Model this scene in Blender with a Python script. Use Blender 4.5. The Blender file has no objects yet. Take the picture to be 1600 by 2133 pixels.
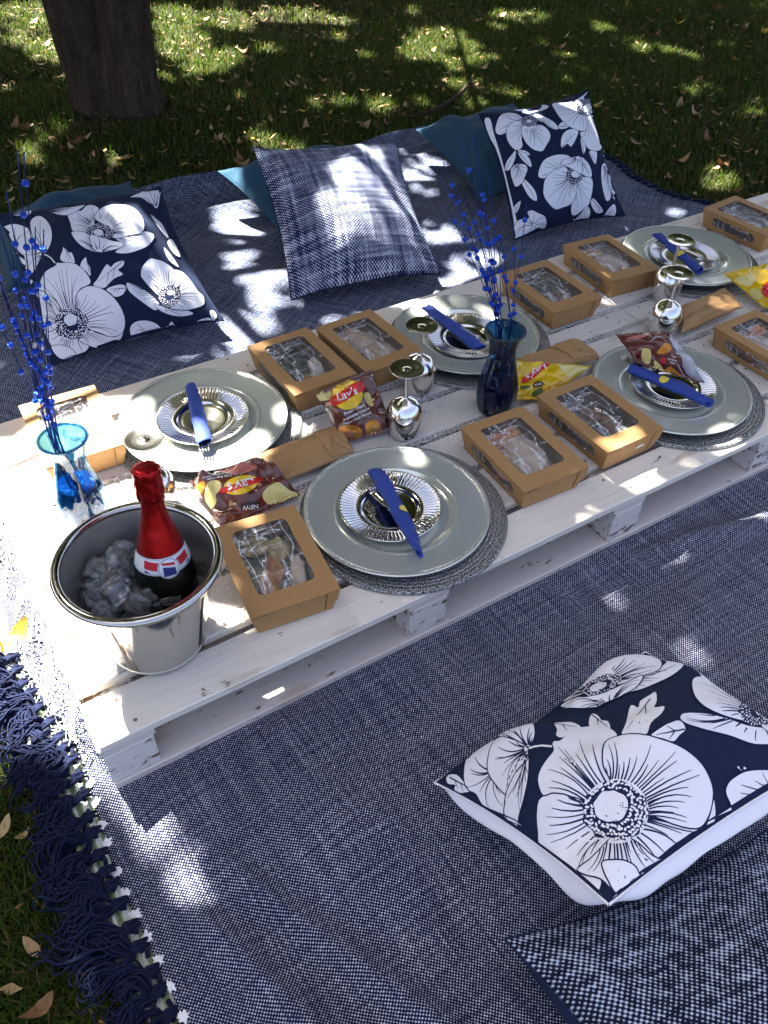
import bpy, bmesh, math, random
import numpy as np
from mathutils import Vector, Matrix, noise as mnoise
from mathutils.bvhtree import BVHTree
from mathutils.geometry import delaunay_2d_cdt

scene = bpy.context.scene
C = scene.collection
PI = math.pi
rnd = random.Random(7)
npr = np.random.default_rng(11)

# ------------------------------------------------------------------ camera
FPX, PW, PH = 1723.6, 1600.0, 2133.0
CAM = np.array([0.00547, -0.69285, 1.16430])
RT = np.array([0.851, -0.524, 0.025]); UP = np.array([0.352, 0.605, 0.714]); FW = np.array([0.389, 0.599, -0.700])
FW = FW/np.linalg.norm(FW); RT = RT-FW*(RT@FW); RT /= np.linalg.norm(RT); UP = np.cross(RT, FW)
cd = bpy.data.cameras.new('camera'); cam = bpy.data.objects.new('camera', cd); C.objects.link(cam)
cd.sensor_fit = 'VERTICAL'; cd.sensor_height = 24.0; cd.lens = 24.0*FPX/PH
cd.clip_start = 0.02; cd.clip_end = 400
cam.matrix_world = Matrix(((RT[0], UP[0], -FW[0], CAM[0]), (RT[1], UP[1], -FW[1], CAM[1]), (RT[2], UP[2], -FW[2], CAM[2]), (0, 0, 0, 1)))
scene.camera = cam

# ------------------------------------------------------------------ light
SUN_AZ, SUN_EL = math.radians(10.0), math.radians(55.0)      # azimuth measured from +y towards -x
SUN = np.array([-math.sin(SUN_AZ)*math.cos(SUN_EL), math.cos(SUN_AZ)*math.cos(SUN_EL), math.sin(SUN_EL)])
world = bpy.data.worlds.new('World'); scene.world = world; world.use_nodes = True
wn = world.node_tree
sky = wn.nodes.new('ShaderNodeTexSky'); sky.sky_type = 'NISHITA'; sky.sun_disc = False
sky.air_density = 0.45; sky.dust_density = 6.0; sky.ozone_density = 0.3; sky.sun_elevation = SUN_EL; sky.sun_rotation = -SUN_AZ
wn.nodes['Background'].inputs['Strength'].default_value = 0.066
wn.links.new(sky.outputs['Color'], wn.nodes['Background'].inputs['Color'])
sl = bpy.data.lights.new('sun', 'SUN'); sl.energy = 5.0; sl.angle = math.radians(0.5); sl.color = (1.0, 0.95, 0.86)
so = bpy.data.objects.new('sun', sl); C.objects.link(so)
so.rotation_euler = Vector(SUN).to_track_quat('Z', 'Y').to_euler()
vs = scene.view_settings
vs.view_transform = 'Standard'; vs.look = 'None'; vs.gamma = 1.0; vs.use_curve_mapping = False
vs.exposure = 3.45
scene.render.engine = 'CYCLES'
cy = scene.cycles
cy.use_denoising = True
cy.max_bounces = 10; cy.diffuse_bounces = 4; cy.glossy_bounces = 5; cy.transmission_bounces = 9; cy.transparent_max_bounces = 10
cy.caustics_reflective = False; cy.caustics_refractive = False
cy.sample_clamp_indirect = 6.0

# ------------------------------------------------------------------ geometry helpers
def ray(px, py):
    return FW+((px-PW/2)/FPX)*RT-((py-PH/2)/FPX)*UP
def at(px, py, z):                                   # point of the plane at height z seen at a photograph pixel
    d = ray(px, py); t = (z-CAM[2])/d[2]
    return CAM+t*d
HX = np.array([FW[0], FW[1], 0]); HX /= np.linalg.norm(HX)
def at_plane(px, py, p0, off=0.0):                   # upright plane through p0 that faces the view
    d = ray(px, py); t = ((np.asarray(p0)-CAM)@HX+off)/(d@HX)
    return CAM+t*d

def mesh_data(name, verts, faces, uv=None, smooth=False, mat_idx=None):
    me = bpy.data.meshes.new(name)
    v = np.asarray(verts, dtype=np.float32)
    if isinstance(faces, np.ndarray):
        nf, k = faces.shape
        me.vertices.add(len(v)); me.vertices.foreach_set('co', v.ravel())
        me.loops.add(nf*k); me.loops.foreach_set('vertex_index', faces.astype(np.int32).ravel())
        me.polygons.add(nf); me.polygons.foreach_set('loop_start', np.arange(0, nf*k, k, dtype=np.int32))
        me.update(calc_edges=True)
    else:
        me.from_pydata(v.tolist(), [], [list(f) for f in faces]); me.update()
    if uv is not None:
        lay = me.uv_layers.new(name='UVMap')
        li = np.empty(len(me.loops), dtype=np.int32); me.loops.foreach_get('vertex_index', li)
        lay.data.foreach_set('uv', np.asarray(uv, dtype=np.float32)[li].ravel())
    if smooth:
        me.polygons.foreach_set('use_smooth', np.ones(len(me.polygons), dtype=bool))
    if mat_idx is not None:
        me.polygons.foreach_set('material_index', np.asarray(mat_idx, dtype=np.int32))
    me.validate()
    return me
def link(name, me, mats=None, parent=None, loc=None, rot=None):
    o = bpy.data.objects.new(name, me); C.objects.link(o)
    if mats is not None:
        for m in (mats if isinstance(mats, (list, tuple)) else [mats]):
            me.materials.append(m)
    if parent is not None: o.parent = parent
    if loc is not None: o.location = loc
    if rot is not None: o.rotation_euler = rot
    return o
def obj(name, verts, faces, mats=None, parent=None, uv=None, smooth=False, mat_idx=None, loc=None, rot=None):
    return link(name, mesh_data(name, verts, faces, uv, smooth, mat_idx), mats, parent, loc, rot)
def empty(name, loc=(0, 0, 0), rz=0.0):
    o = bpy.data.objects.new(name, None); C.objects.link(o); o.location = loc; o.rotation_euler = (0, 0, rz)
    o.empty_display_size = 0.05
    return o
def tag(o, label=None, cat=None, group=None, kind=None):
    if label: o['label'] = label
    if cat: o['category'] = cat
    if group: o['group'] = group
    if kind: o['kind'] = kind
    return o
def copy_tree(o, parent=None):
    c = o.copy(); C.objects.link(c)
    if parent is not None: c.parent = parent
    for ch in [x for x in C.objects if x.parent == o]:
        copy_tree(ch, c)
    return c

class MB:
    def __init__(s): s.v = []; s.f = []; s.m = []
    def add(s, verts, faces, mi=0):
        b = len(s.v); s.v += [tuple(map(float, p)) for p in verts]
        s.f += [tuple(i+b for i in f) for f in faces]; s.m += [mi]*len(faces)
    def box(s, lo, hi, mi=0):
        x0, y0, z0 = lo; x1, y1, z1 = hi
        s.add([(x0,y0,z0),(x1,y0,z0),(x1,y1,z0),(x0,y1,z0),(x0,y0,z1),(x1,y0,z1),(x1,y1,z1),(x0,y1,z1)],
              [(0,3,2,1),(4,5,6,7),(0,1,5,4),(1,2,6,5),(2,3,7,6),(3,0,4,7)], mi)
    def tube(s, pts, r, n=6, mi=0, cap=True):
        pts = [np.asarray(p, float) for p in pts]
        rs = r if hasattr(r, '__len__') else [r]*len(pts)
        ref = None; rings = []
        for i, p in enumerate(pts):
            t = pts[min(i+1, len(pts)-1)]-pts[max(i-1, 0)]; t = t/(np.linalg.norm(t)+1e-12)
            if ref is None:
                ref = np.cross(t, (0, 0, 1.0))
                if np.linalg.norm(ref) < 1e-3: ref = np.cross(t, (1.0, 0, 0))
            ref = ref-t*(ref@t); ref = ref/(np.linalg.norm(ref)+1e-12); bi = np.cross(t, ref)
            rings.append([p+rs[i]*(math.cos(2*PI*k/n)*ref+math.sin(2*PI*k/n)*bi) for k in range(n)])
        fs = []
        for i in range(len(pts)-1):
            for k in range(n):
                fs.append((i*n+k, i*n+(k+1) % n, (i+1)*n+(k+1) % n, (i+1)*n+k))
        if cap:
            fs.append(tuple(range(n-1, -1, -1))); fs.append(tuple(range((len(pts)-1)*n, len(pts)*n)))
        s.add([p for r_ in rings for p in r_], fs, mi)
    def build(s, name, mats, parent=None, smooth=False, loc=None, rot=None, bevel=0.0):
        o = obj(name, s.v, s.f, mats, parent, smooth=smooth, mat_idx=s.m, loc=loc, rot=rot)
        if bevel:
            b = o.modifiers.new('bevel', 'BEVEL'); b.width = bevel; b.segments = 2; b.limit_method = 'ANGLE'
        return o

def lathe(profile, n=48, mod=None):
    """rings of (r, z); mod(theta, r, z) -> (r, z). Returns verts, faces"""
    v = []; f = []
    for r, z in profile:
        for k in range(n):
            t = 2*PI*k/n
            rr, zz = (r, z) if mod is None else mod(t, r, z)
            v.append((rr*math.cos(t), rr*math.sin(t), zz))
    for i in range(len(profile)-1):
        for k in range(n):
            a, b = i*n+k, i*n+(k+1) % n
            f.append((a, b, b+n, a+n))
    return v, f
def smooth_profile(pts, sub=6):
    pts = [np.array(p, float) for p in pts]; out = []
    for i in range(len(pts)-1):
        p0 = pts[max(i-1, 0)]; p1 = pts[i]; p2 = pts[i+1]; p3 = pts[min(i+2, len(pts)-1)]
        for k in range(sub):
            t = k/sub
            out.append(tuple(0.5*((2*p1)+(p2-p0)*t+(2*p0-5*p1+4*p2-p3)*t*t+(3*p1-p0-3*p2+p3)*t**3)))
    out.append(tuple(pts[-1]))
    return out
def catmull_closed(pts, sub=5):
    pts = [np.array(p, float) for p in pts]; n = len(pts); out = []
    for i in range(n):
        p0, p1, p2, p3 = pts[i-1], pts[i], pts[(i+1) % n], pts[(i+2) % n]
        for k in range(sub):
            t = k/sub
            out.append(0.5*((2*p1)+(p2-p0)*t+(2*p0-5*p1+4*p2-p3)*t*t+(3*p1-p0-3*p2+p3)*t**3))
    return np.array(out)
def grid_faces(nu, nv, off=0):
    i = np.arange(nu-1)[:, None]*nv+np.arange(nv-1)[None, :]
    i = i.ravel()+off
    return np.stack([i, i+nv, i+nv+1, i+1], 1)
def sm(x, a, b):
    t = np.clip((np.asarray(x, float)-a)/(b-a), 0, 1); return t*t*(3-2*t)
def vnoise(x, y, z=0.0): return mnoise.noise((x, y, z))
def fnoise(X, Y, seed=0, octs=((1, 1.0),)):
    """cheap smooth 2-D value noise on arrays"""
    out = np.zeros(np.broadcast(X, Y).shape)
    g = np.random.default_rng(seed).normal(size=(64, 64))
    for fq, am in octs:
        x = np.asarray(X)*fq; y = np.asarray(Y)*fq
        xi = np.floor(x).astype(int); yi = np.floor(y).astype(int); fx = x-xi; fy = y-yi
        fx = fx*fx*(3-2*fx); fy = fy*fy*(3-2*fy)
        q = lambda a, b: g[a % 64, b % 64]
        out = out+am*((q(xi, yi)*(1-fx)+q(xi+1, yi)*fx)*(1-fy)+(q(xi, yi+1)*(1-fx)+q(xi+1, yi+1)*fx)*fy)
    return out

# ------------------------------------------------------------------ materials
class NT:
    def __init__(s, name):
        s.m = bpy.data.materials.new(name); s.m.use_nodes = True; s.t = s.m.node_tree
        s.b = s.t.nodes['Principled BSDF']; s.out = s.t.nodes['Material Output']
    def n(s, typ, **kw):
        nd = s.t.nodes.new('ShaderNode'+typ)
        for k, v in kw.items():
            if hasattr(nd, k) and not k[0].isupper(): setattr(nd, k, v)
            else: s.put(nd.inputs[k.replace('_', ' ')] if k.replace('_', ' ') in nd.inputs else nd.inputs[int(k[1:])], v)
        return nd
    def put(s, inp, v):
        if hasattr(v, 'is_linked') or hasattr(v, 'links'): s.t.links.new(v, inp)
        else:
            try: inp.default_value = v
            except Exception: inp.default_value = (*v, 1.0)
    def math(s, op, a, b=None, c=None, clamp=False):
        nd = s.t.nodes.new('ShaderNodeMath'); nd.operation = op; nd.use_clamp = clamp
        s.put(nd.inputs[0], a)
        if b is not None: s.put(nd.inputs[1], b)
        if c is not None: s.put(nd.inputs[2], c)
        return nd.outputs[0]
    def mix(s, f, a, b):
        nd = s.t.nodes.new('ShaderNodeMix'); nd.data_type = 'RGBA'
        s.put(nd.inputs[0], f)
        for i, v in ((6, a), (7, b)):
            if isinstance(v, tuple): nd.inputs[i].default_value = (*v[:3], 1.0)
            else: s.t.links.new(v, nd.inputs[i])
        return nd.outputs[2]
    def ramp(s, f, stops):
        nd = s.t.nodes.new('ShaderNodeValToRGB'); s.put(nd.inputs[0], f)
        cr = nd.color_ramp
        while len(cr.elements) < len(stops): cr.elements.new(0.5)
        for e, (p, c) in zip(cr.elements, stops):
            e.position = p; e.color = (*c, 1.0) if len(c) == 3 else c
        return nd.outputs[0]
    def noise(s, scale, detail=3.0, vec=None, rough=0.5, dim='3D'):
        nd = s.t.nodes.new('ShaderNodeTexNoise'); nd.noise_dimensions = dim
        nd.inputs['Scale'].default_value = scale; nd.inputs['Detail'].default_value = detail; nd.inputs['Roughness'].default_value = rough
        if vec is not None: s.t.links.new(vec, nd.inputs['Vector'])
        return nd.outputs['Fac']
    def coord(s, which='Object'):
        return s.t.nodes.new('ShaderNodeTexCoord').outputs[which]
    def mapped(s, vec, scale=(1, 1, 1), rot=(0, 0, 0)):
        nd = s.t.nodes.new('ShaderNodeMapping'); s.t.links.new(vec, nd.inputs[0])
        nd.inputs['Scale'].default_value = scale; nd.inputs['Rotation'].default_value = rot
        return nd.outputs[0]
    def sep(s, vec):
        nd = s.t.nodes.new('ShaderNodeSeparateXYZ'); s.t.links.new(vec, nd.inputs[0]); return nd.outputs
    def bump(s, h, strength=0.3, dist=0.002):
        nd = s.t.nodes.new('ShaderNodeBump'); nd.inputs['Strength'].default_value = strength; nd.inputs['Distance'].default_value = dist
        s.t.links.new(h, nd.inputs['Height']); s.t.links.new(nd.outputs[0], s.b.inputs['Normal'])
        return nd.outputs[0]
    def set(s, **kw):
        for k, v in kw.items():
            inp = s.b.inputs[k.replace('_', ' ')]
            if isinstance(v, tuple) and len(v) == 3 and inp.type == 'RGBA': inp.default_value = (*v, 1.0)
            else: s.put(inp, v)
        return s
def simple(name, col, rough=0.5, metal=0.0, nscale=0, namp=0.15, bump=0.0, bdist=0.001, **kw):
    t = NT(name); t.set(Roughness=rough, Metallic=metal, **kw)
    if nscale:
        f = t.noise(nscale, 4.0, t.coord())
        d = tuple(c*(1-namp) for c in col); l = tuple(min(1, c*(1+namp)) for c in col)
        t.set(Base_Color=t.mix(f, d, l))
        if bump: t.bump(f, bump, bdist)
    else: t.set(Base_Color=col)
    return t.m
# ---- material library
M = {}
def weave_mat(name, pitch, navy, white, thr=(-0.05, 0.55), mode='plain', amp=0.5, bdist=0.0012):
    t = NT(name); uv = t.coord('UV')
    wob = t.noise(9.0, 2.0, uv)
    x, y, _ = t.sep(uv)
    wx = t.math('ADD', x, t.math('MULTIPLY', t.math('SUBTRACT', wob, 0.5), pitch*2.2))
    wy = t.math('ADD', y, t.math('MULTIPLY', t.math('SUBTRACT', t.noise(7.0, 2.0, t.mapped(uv, (1, 1, 1), (0, 0, 1.1))), 0.5), pitch*2.2))
    sx = t.math('SINE', t.math('MULTIPLY', wx, 2*PI/(2*pitch)))
    sy = t.math('SINE', t.math('MULTIPLY', wy, 2*PI/(2*pitch)))
    h = t.math('MULTIPLY', sx, sy)
    # single threads vary: streaks along both yarn directions
    n1 = t.noise(1.0, 2.0, t.mapped(uv, (0.55/pitch, 6.0, 1)))
    n2 = t.noise(1.0, 2.0, t.mapped(uv, (6.0, 0.55/pitch, 1)))
    cell = t.noise(0.42/pitch, 1.0, uv)
    v = t.math('ADD', h, t.math('MULTIPLY', t.math('SUBTRACT', cell, 0.5), amp))
    v = t.math('ADD', v, t.math('MULTIPLY', t.math('SUBTRACT', t.math('ADD', n1, n2), 1.0), amp*1.1))
    if mode == 'plaid':
        b1 = t.noise(1.0, 3.0, t.mapped(uv, (85.0, 7.0, 1))); b2 = t.noise(1.0, 3.0, t.mapped(uv, (7.0, 85.0, 1)))
        v = t.math('ADD', v, t.math('MULTIPLY', t.math('SUBTRACT', t.math('ADD', b1, b2), 1.0), 1.9))
    if mode == 'slub':
        b1 = t.noise(1.0, 3.0, t.mapped(uv, (30.0, 170.0, 1), (0, 0, 0.5))); b2 = t.noise(55.0, 2.0, uv)
        v = t.math('ADD', v, t.math('MULTIPLY', t.math('SUBTRACT', t.math('ADD', b1, b2), 1.0), 1.5))
    mr = t.n('MapRange'); t.put(mr.inputs['Value'], v)
    mr.inputs['From Min'].default_value = thr[0]; mr.inputs['From Max'].default_value = thr[1]
    col = t.mix(mr.outputs[0], navy, white)
    t.set(Base_Color=col, Roughness=0.95, Specular_IOR_Level=0.15)
    t.bump(t.math('ABSOLUTE', h), 0.55, bdist)
    return t.m
M['blanket'] = weave_mat('navy and white woven cotton', 0.0026, (0.010, 0.014, 0.044), (0.64, 0.66, 0.74), (0.18, 0.95), amp=0.8)
M['denim'] = weave_mat('denim blue woven cotton', 0.0027, (0.014, 0.026, 0.075), (0.56, 0.60, 0.70), (0.10, 0.95), amp=1.0)
M['tweed_plaid'] = weave_mat('navy tweed with pale bands', 0.0042, (0.010, 0.015, 0.060), (0.54, 0.59, 0.72), (0.0, 0.60), 'plaid', 0.9, 0.002)
M['tweed_slub'] = weave_mat('black and pale blue slub tweed', 0.0036, (0.006, 0.009, 0.024), (0.42, 0.49, 0.64), (0.0, 0.9), 'slub', 0.9, 0.002)
def cloth_mat(name, col, thread=900, bump=0.12, var=0.1):
    t = NT(name); uv = t.coord('UV')
    n = t.noise(18, 3.0, uv); th = t.noise(1.0, 2.0, t.mapped(uv, (thread, 30, 1)))
    f = t.math('ADD', t.math('MULTIPLY', n, 0.6), t.math('MULTIPLY', th, 0.4))
    t.set(Base_Color=t.mix(f, tuple(c*(1-var) for c in col), tuple(min(1, c*(1+var)) for c in col)), Roughness=0.9, Specular_IOR_Level=0.2)
    t.bump(th, bump, 0.0006); return t.m
M['teal'] = cloth_mat('teal cotton', (0.024, 0.070, 0.120), 700, 0.3, 0.25)
M['navy'] = cloth_mat('navy cotton', (0.0085, 0.0165, 0.046), 900, 0.2, 0.12)
M['white_cotton'] = cloth_mat('white cotton', (0.74, 0.75, 0.82), 900, 0.15, 0.03)
M['print_white'] = cloth_mat('white fabric print', (0.74, 0.75, 0.81), 900, 0.12, 0.03)
M['print_navy'] = cloth_mat('navy fabric print', (0.010, 0.017, 0.058), 900, 0.1, 0.1)
M['print_blue'] = simple('blue fabric print', (0.06, 0.12, 0.30), 0.9)
# painted wood
def paint_mat(name, chips=0.62, col=(0.84, 0.78, 0.675), wear=(0.20, 0.11, 0.055)):
    t = NT(name); co = t.coord('Object')
    grain = t.noise(1.0, 4.0, t.mapped(co, (5, 95, 60)), 0.6)
    blot = t.noise(3.5, 4.0, co)
    base = t.mix(grain, tuple(c*0.93 for c in col), tuple(min(1, c*1.03) for c in col))
    base = t.mix(t.math('MULTIPLY', blot, 0.42), base, (0.58, 0.50, 0.43))
    ch = t.noise(1.0, 6.0, t.mapped(co, (14, 70, 70)), 0.75)
    spots = t.noise(65.0, 3.0, co)
    m = t.math('ADD', t.math('MULTIPLY', ch, 0.75), t.math('MULTIPLY', spots, 0.25))
    kn = t.n('MapRange'); t.put(kn.inputs[0], t.noise(1.0, 1.5, t.mapped(co, (5.5, 22, 22)))); kn.inputs[1].default_value = 0.66; kn.inputs[2].default_value = 0.74; kn.inputs[4].default_value = 0.5
    base = t.mix(kn.outputs[0], base, (0.42, 0.29, 0.18))
    mr = t.n('MapRange'); t.put(mr.inputs[0], m); mr.inputs[1].default_value = chips; mr.inputs[2].default_value = chips+0.02
    t.set(Base_Color=t.mix(mr.outputs[0], base, wear), Roughness=0.55, Specular_IOR_Level=0.35)
    t.bump(t.math('SUBTRACT', grain, t.math('MULTIPLY', mr.outputs[0], 1.5)), 0.6, 0.0018)
    return t.m
M['paint'] = paint_mat('worn white paint', 0.622)
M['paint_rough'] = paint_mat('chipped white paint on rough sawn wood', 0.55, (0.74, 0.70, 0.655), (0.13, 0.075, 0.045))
M['paint_inner'] = paint_mat('white paint darkened as inner shade', 0.58, (0.27, 0.22, 0.20), (0.12, 0.075, 0.055))  # white paint darkened to hold the shade inside the pallet
M['paint_low'] = paint_mat('white paint dimmed as low shade', 0.60, (0.62, 0.55, 0.50), (0.16, 0.10, 0.07))  # bottom boards toned down too, shade of the front gap in the colour
M['lace'] = simple('white lace yarn', (0.86, 0.85, 0.88), 0.85)
M['trim'] = simple('white blanket stitching', (0.80, 0.80, 0.80), 0.9, nscale=400, namp=0.1, bump=0.3)
def yarn_mat():
    t = NT('navy yarn'); co = t.coord('Object')
    f = t.noise(260, 3.0, co)
    t.set(Base_Color=t.mix(f, (0.0022, 0.0034, 0.012), (0.011, 0.018, 0.060)), Roughness=0.9, Specular_IOR_Level=0.2)
    t.bump(f, 0.9, 0.002); return t.m
M['yarn'] = yarn_mat()
def mat_stripe():
    t = NT('green and white striped mat'); x, y, z = t.sep(t.coord('Object'))
    s = t.math('SINE', t.math('MULTIPLY', x, 2*PI/0.017))
    mr = t.n('MapRange'); t.put(mr.inputs[0], s); mr.inputs[1].default_value = -0.15; mr.inputs[2].default_value = 0.15
    t.set(Base_Color=t.mix(mr.outputs[0], (0.30, 0.40, 0.20), (0.72, 0.76, 0.68)), Roughness=0.6); t.bump(s, 0.4, 0.002)
    return t.m
M['mat'] = mat_stripe()
# ground
def soil_mat():
    t = NT('soil and thatch'); co = t.coord('Object')
    a = t.noise(2.2, 5.0, co); b = t.noise(60.0, 4.0, co)
    c1 = t.ramp(t.math('ADD', t.math('MULTIPLY', a, 0.5), t.math('MULTIPLY', b, 0.5)),
                [(0.32, (0.012, 0.009, 0.004)), (0.5, (0.028, 0.025, 0.009)), (0.62, (0.030, 0.040, 0.010)), (0.75, (0.08, 0.060, 0.024))])
    t.set(Base_Color=c1, Roughness=0.95, Specular_IOR_Level=0.1); t.bump(b, 0.8, 0.01); return t.m
M['soil'] = soil_mat()
def leafy(name, stops, trans=0.35, rough=0.6, tcol=None):
    t = NT(name)
    g = t.t.nodes.new('ShaderNodeNewGeometry')
    col = t.ramp(g.outputs['Random Per Island'], stops)
    t.set(Base_Color=col, Roughness=rough, Specular_IOR_Level=0.3)
    tr = t.t.nodes.new('ShaderNodeBsdfTranslucent'); t.t.links.new(col, tr.inputs[0])
    if tcol: tr.inputs[0].default_value = (*tcol, 1); t.t.links.remove(tr.inputs[0].links[0])
    mx = t.t.nodes.new('ShaderNodeMixShader'); mx.inputs[0].default_value = trans
    t.t.links.new(t.b.outputs[0], mx.inputs[1]); t.t.links.new(tr.outputs[0], mx.inputs[2]); t.t.links.new(mx.outputs[0], t.out.inputs[0])
    return t.m
M['grass'] = leafy('grass', [(0.0, (0.026, 0.055, 0.004)), (0.50, (0.046, 0.088, 0.007)), (0.82, (0.082, 0.110, 0.011)), (0.91, (0.15, 0.11, 0.035)), (1.0, (0.20, 0.15, 0.06))], 0.45)
M['crown'] = leafy('tree foliage', [(0.0, (0.07, 0.11, 0.03)), (0.6, (0.11, 0.16, 0.04)), (1.0, (0.18, 0.18, 0.06))], 0.42, 0.5, (0.36, 0.40, 0.27))
def dry_leaf(name, col, col2):
    t = NT(name); co = t.coord('Object'); oi = t.t.nodes.new('ShaderNodeObjectInfo')
    f = t.noise(60, 3.0, co)
    t.set(Base_Color=t.mix(t.math('ADD', t.math('MULTIPLY', f, 0.5), t.math('MULTIPLY', oi.outputs['Random'], 0.5)), col, col2), Roughness=0.6)
    t.bump(f, 0.4, 0.002); return t.m
M['leaf_tan'] = dry_leaf('dry tan leaf', (0.30, 0.18, 0.065), (0.40, 0.29, 0.14))
M['leaf_brown'] = dry_leaf('dry brown leaf', (0.12, 0.05, 0.016), (0.24, 0.125, 0.045))
M['leaf_yellow'] = dry_leaf('yellow leaf', (0.62, 0.38, 0.03), (0.70, 0.50, 0.08))
M['litter'] = leafy('leaf litter', [(0.0, (0.12, 0.06, 0.025)), (0.5, (0.30, 0.18, 0.07)), (1.0, (0.45, 0.33, 0.16))], 0.2)
def bark_mat():
    t = NT('bark'); co = t.coord('Object')
    v = t.noise(1.0, 6.0, t.mapped(co, (26, 26, 5)), 0.65); w = t.noise(70, 4.0, co)
    f = t.math('ADD', t.math('MULTIPLY', v, 0.7), t.math('MULTIPLY', w, 0.3))
    t.set(Base_Color=t.ramp(f, [(0.3, (0.016, 0.011, 0.008)), (0.5, (0.055, 0.037, 0.026)), (0.7, (0.11, 0.078, 0.055))]), Roughness=0.95, Specular_IOR_Level=0.15)
    t.bump(f, 1.0, 0.035); return t.m
M['bark'] = bark_mat()

# ------------------------------------------------------------------ ground, grass
TH = 0.122                                            # table top height
GZ = -0.032                                           # soil level under the blankets' plane
n = 90
gx = np.concatenate([np.linspace(-60, -3, 12), np.linspace(-2.6, 8, 80), np.linspace(9, 60, 12)])
gy = np.concatenate([np.linspace(-60, -3, 12), np.linspace(-2.6, 8, 80), np.linspace(9, 60, 12)])
X, Y = np.meshgrid(gx, gy, indexing='ij')
def ground_z(x, y):
    d = np.hypot(x-0.95, y-2.73)
    return GZ+0.012*fnoise(x, y, 3, ((0.9, 1.0), (2.7, 0.4)))*sm(y, 2.0, 3.0)+0.03*np.exp(-(d/0.33)**2)
Z = ground_z(X, Y)
tag(obj('ground', np.stack([X, Y, Z], 2).reshape(-1, 3), grid_faces(len(gx), len(gy)), M['soil'], smooth=True), kind='structure')

def inside_blanket(x, y, m=0.0):
    return (x > -0.06+m) & (x < 2.33-m) & (y < 1.97-m)
def grass_patch(N, xr, yr, h, w, seed):
    g = np.random.default_rng(seed)
    x = g.uniform(*xr, N); y = g.uniform(*yr, N)
    dens = fnoise(x, y, 5, ((1.3, 1.0), (4.0, 0.7)))
    keep = ~inside_blanket(x, y) & (g.uniform(size=N) < np.clip(0.72+0.28*dens, 0.12, 1)) & (np.hypot(x-.95, y-2.73) > 0.19)
    # only what the camera can look at, with a margin
    P = np.stack([x, y, np.zeros_like(x)], 1)-CAM
    zc = P@FW; u = (P@RT)/zc*FPX; v = (P@UP)/zc*FPX
    keep &= (zc > 0.2) & (np.abs(u) < 1050) & (np.abs(v) < 1300)
    x = x[keep]; y = y[keep]; n = len(x)
    z = ground_z(x, y)-0.004
    a = g.uniform(0, 2*PI, n); lean = g.uniform(0.1, 1.25, n)**1.0
    L = h*g.uniform(0.5, 1.25, n); W = w*g.uniform(0.7, 1.3, n)
    dx, dy = np.cos(a), np.sin(a)
    mid = np.stack([x+dx*L*0.5*np.sin(lean*0.6), y+dy*L*0.5*np.sin(lean*0.6), z+L*0.5*np.cos(lean*0.6)], 1)
    tip = mid+np.stack([dx*L*0.5*np.sin(lean*1.3), dy*L*0.5*np.sin(lean*1.3), L*0.5*np.cos(lean*1.3)], 1)
    s = np.stack([-dy, dx, np.zeros(n)], 1)*W[:, None]*0.5
    base = np.stack([x, y, z], 1)
    V = np.stack([base-s, base+s, mid+s*0.8, mid-s*0.8, tip], 1).reshape(-1, 3)
    i = np.arange(n)[:, None]*5
    F = np.concatenate([i+np.array([[0, 1, 2]]), i+np.array([[0, 2, 3]]), i+np.array([[3, 2, 4]])], 0)
    return V, F
Vs, Fs, off = [], [], 0
for a in [(150000, (-0.75, 0.05), (-0.75, 1.0), 0.036, 0.0030, 1), (60000, (-0.6, 0.0), (0.9, 2.6), 0.036, 0.0034, 2),
          (120000, (-0.6, 3.6), (1.9, 3.2), 0.038, 0.0042, 3), (120000, (0.2, 5.6), (2.9, 5.2), 0.042, 0.0052, 4), (110000, (2.2, 4.8), (0.6, 3.0), 0.036, 0.0042, 5)]:
    V, F = grass_patch(*a); Vs.append(V); Fs.append(F+off); off += len(V)
tag(obj('grass', np.concatenate(Vs), np.concatenate(Fs), M['grass']), kind='stuff')

# ------------------------------------------------------------------ leaves on the grass
def leaf_mesh(name, L, W, curl, twist, seed):
    g = random.Random(seed); v = []; f = []
    ns = 7
    for i in range(ns):
        t = i/(ns-1); w = W*0.5*math.sin(PI*min(1, t*0.97+0.03))**0.75*(1+0.12*g.uniform(-1, 1))
        zc = curl*(t-0.5)**2*L*4*0.5
        ang = twist*(t-0.5)
        for s, k in ((-1, 0), (0, 1), (1, 2)):
            yy = s*w; zz = zc+abs(s)*w*0.35*curl
            v.append((L*(t-0.5), yy*math.cos(ang)-zz*math.sin(ang)*0.4, zz+yy*math.sin(ang)))
    for i in range(ns-1):
        for k in range(2): a = i*3+k; f.append((a, a+3, a+4, a+1))
    zmin = min(p[2] for p in v); v = [(p[0], p[1], p[2]-zmin) for p in v]
    return mesh_data(name, v, f, smooth=True)
leaf_sets = {}
for k, mname in (('tan', 'leaf_tan'), ('brown', 'leaf_brown'), ('yellow', 'leaf_yellow')):
    leaf_sets[k] = []
    for s in range(4):
        me = leaf_mesh('fallen_leaf', 0.036+0.007*s, 0.014+0.0035*s, (0.4, 0.7, 0.25, 0.9)[s], (0.4, -0.8, 0.2, 1.1)[s], 10+s); me.materials.append(M[mname])
        leaf_sets[k].append(me)
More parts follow.
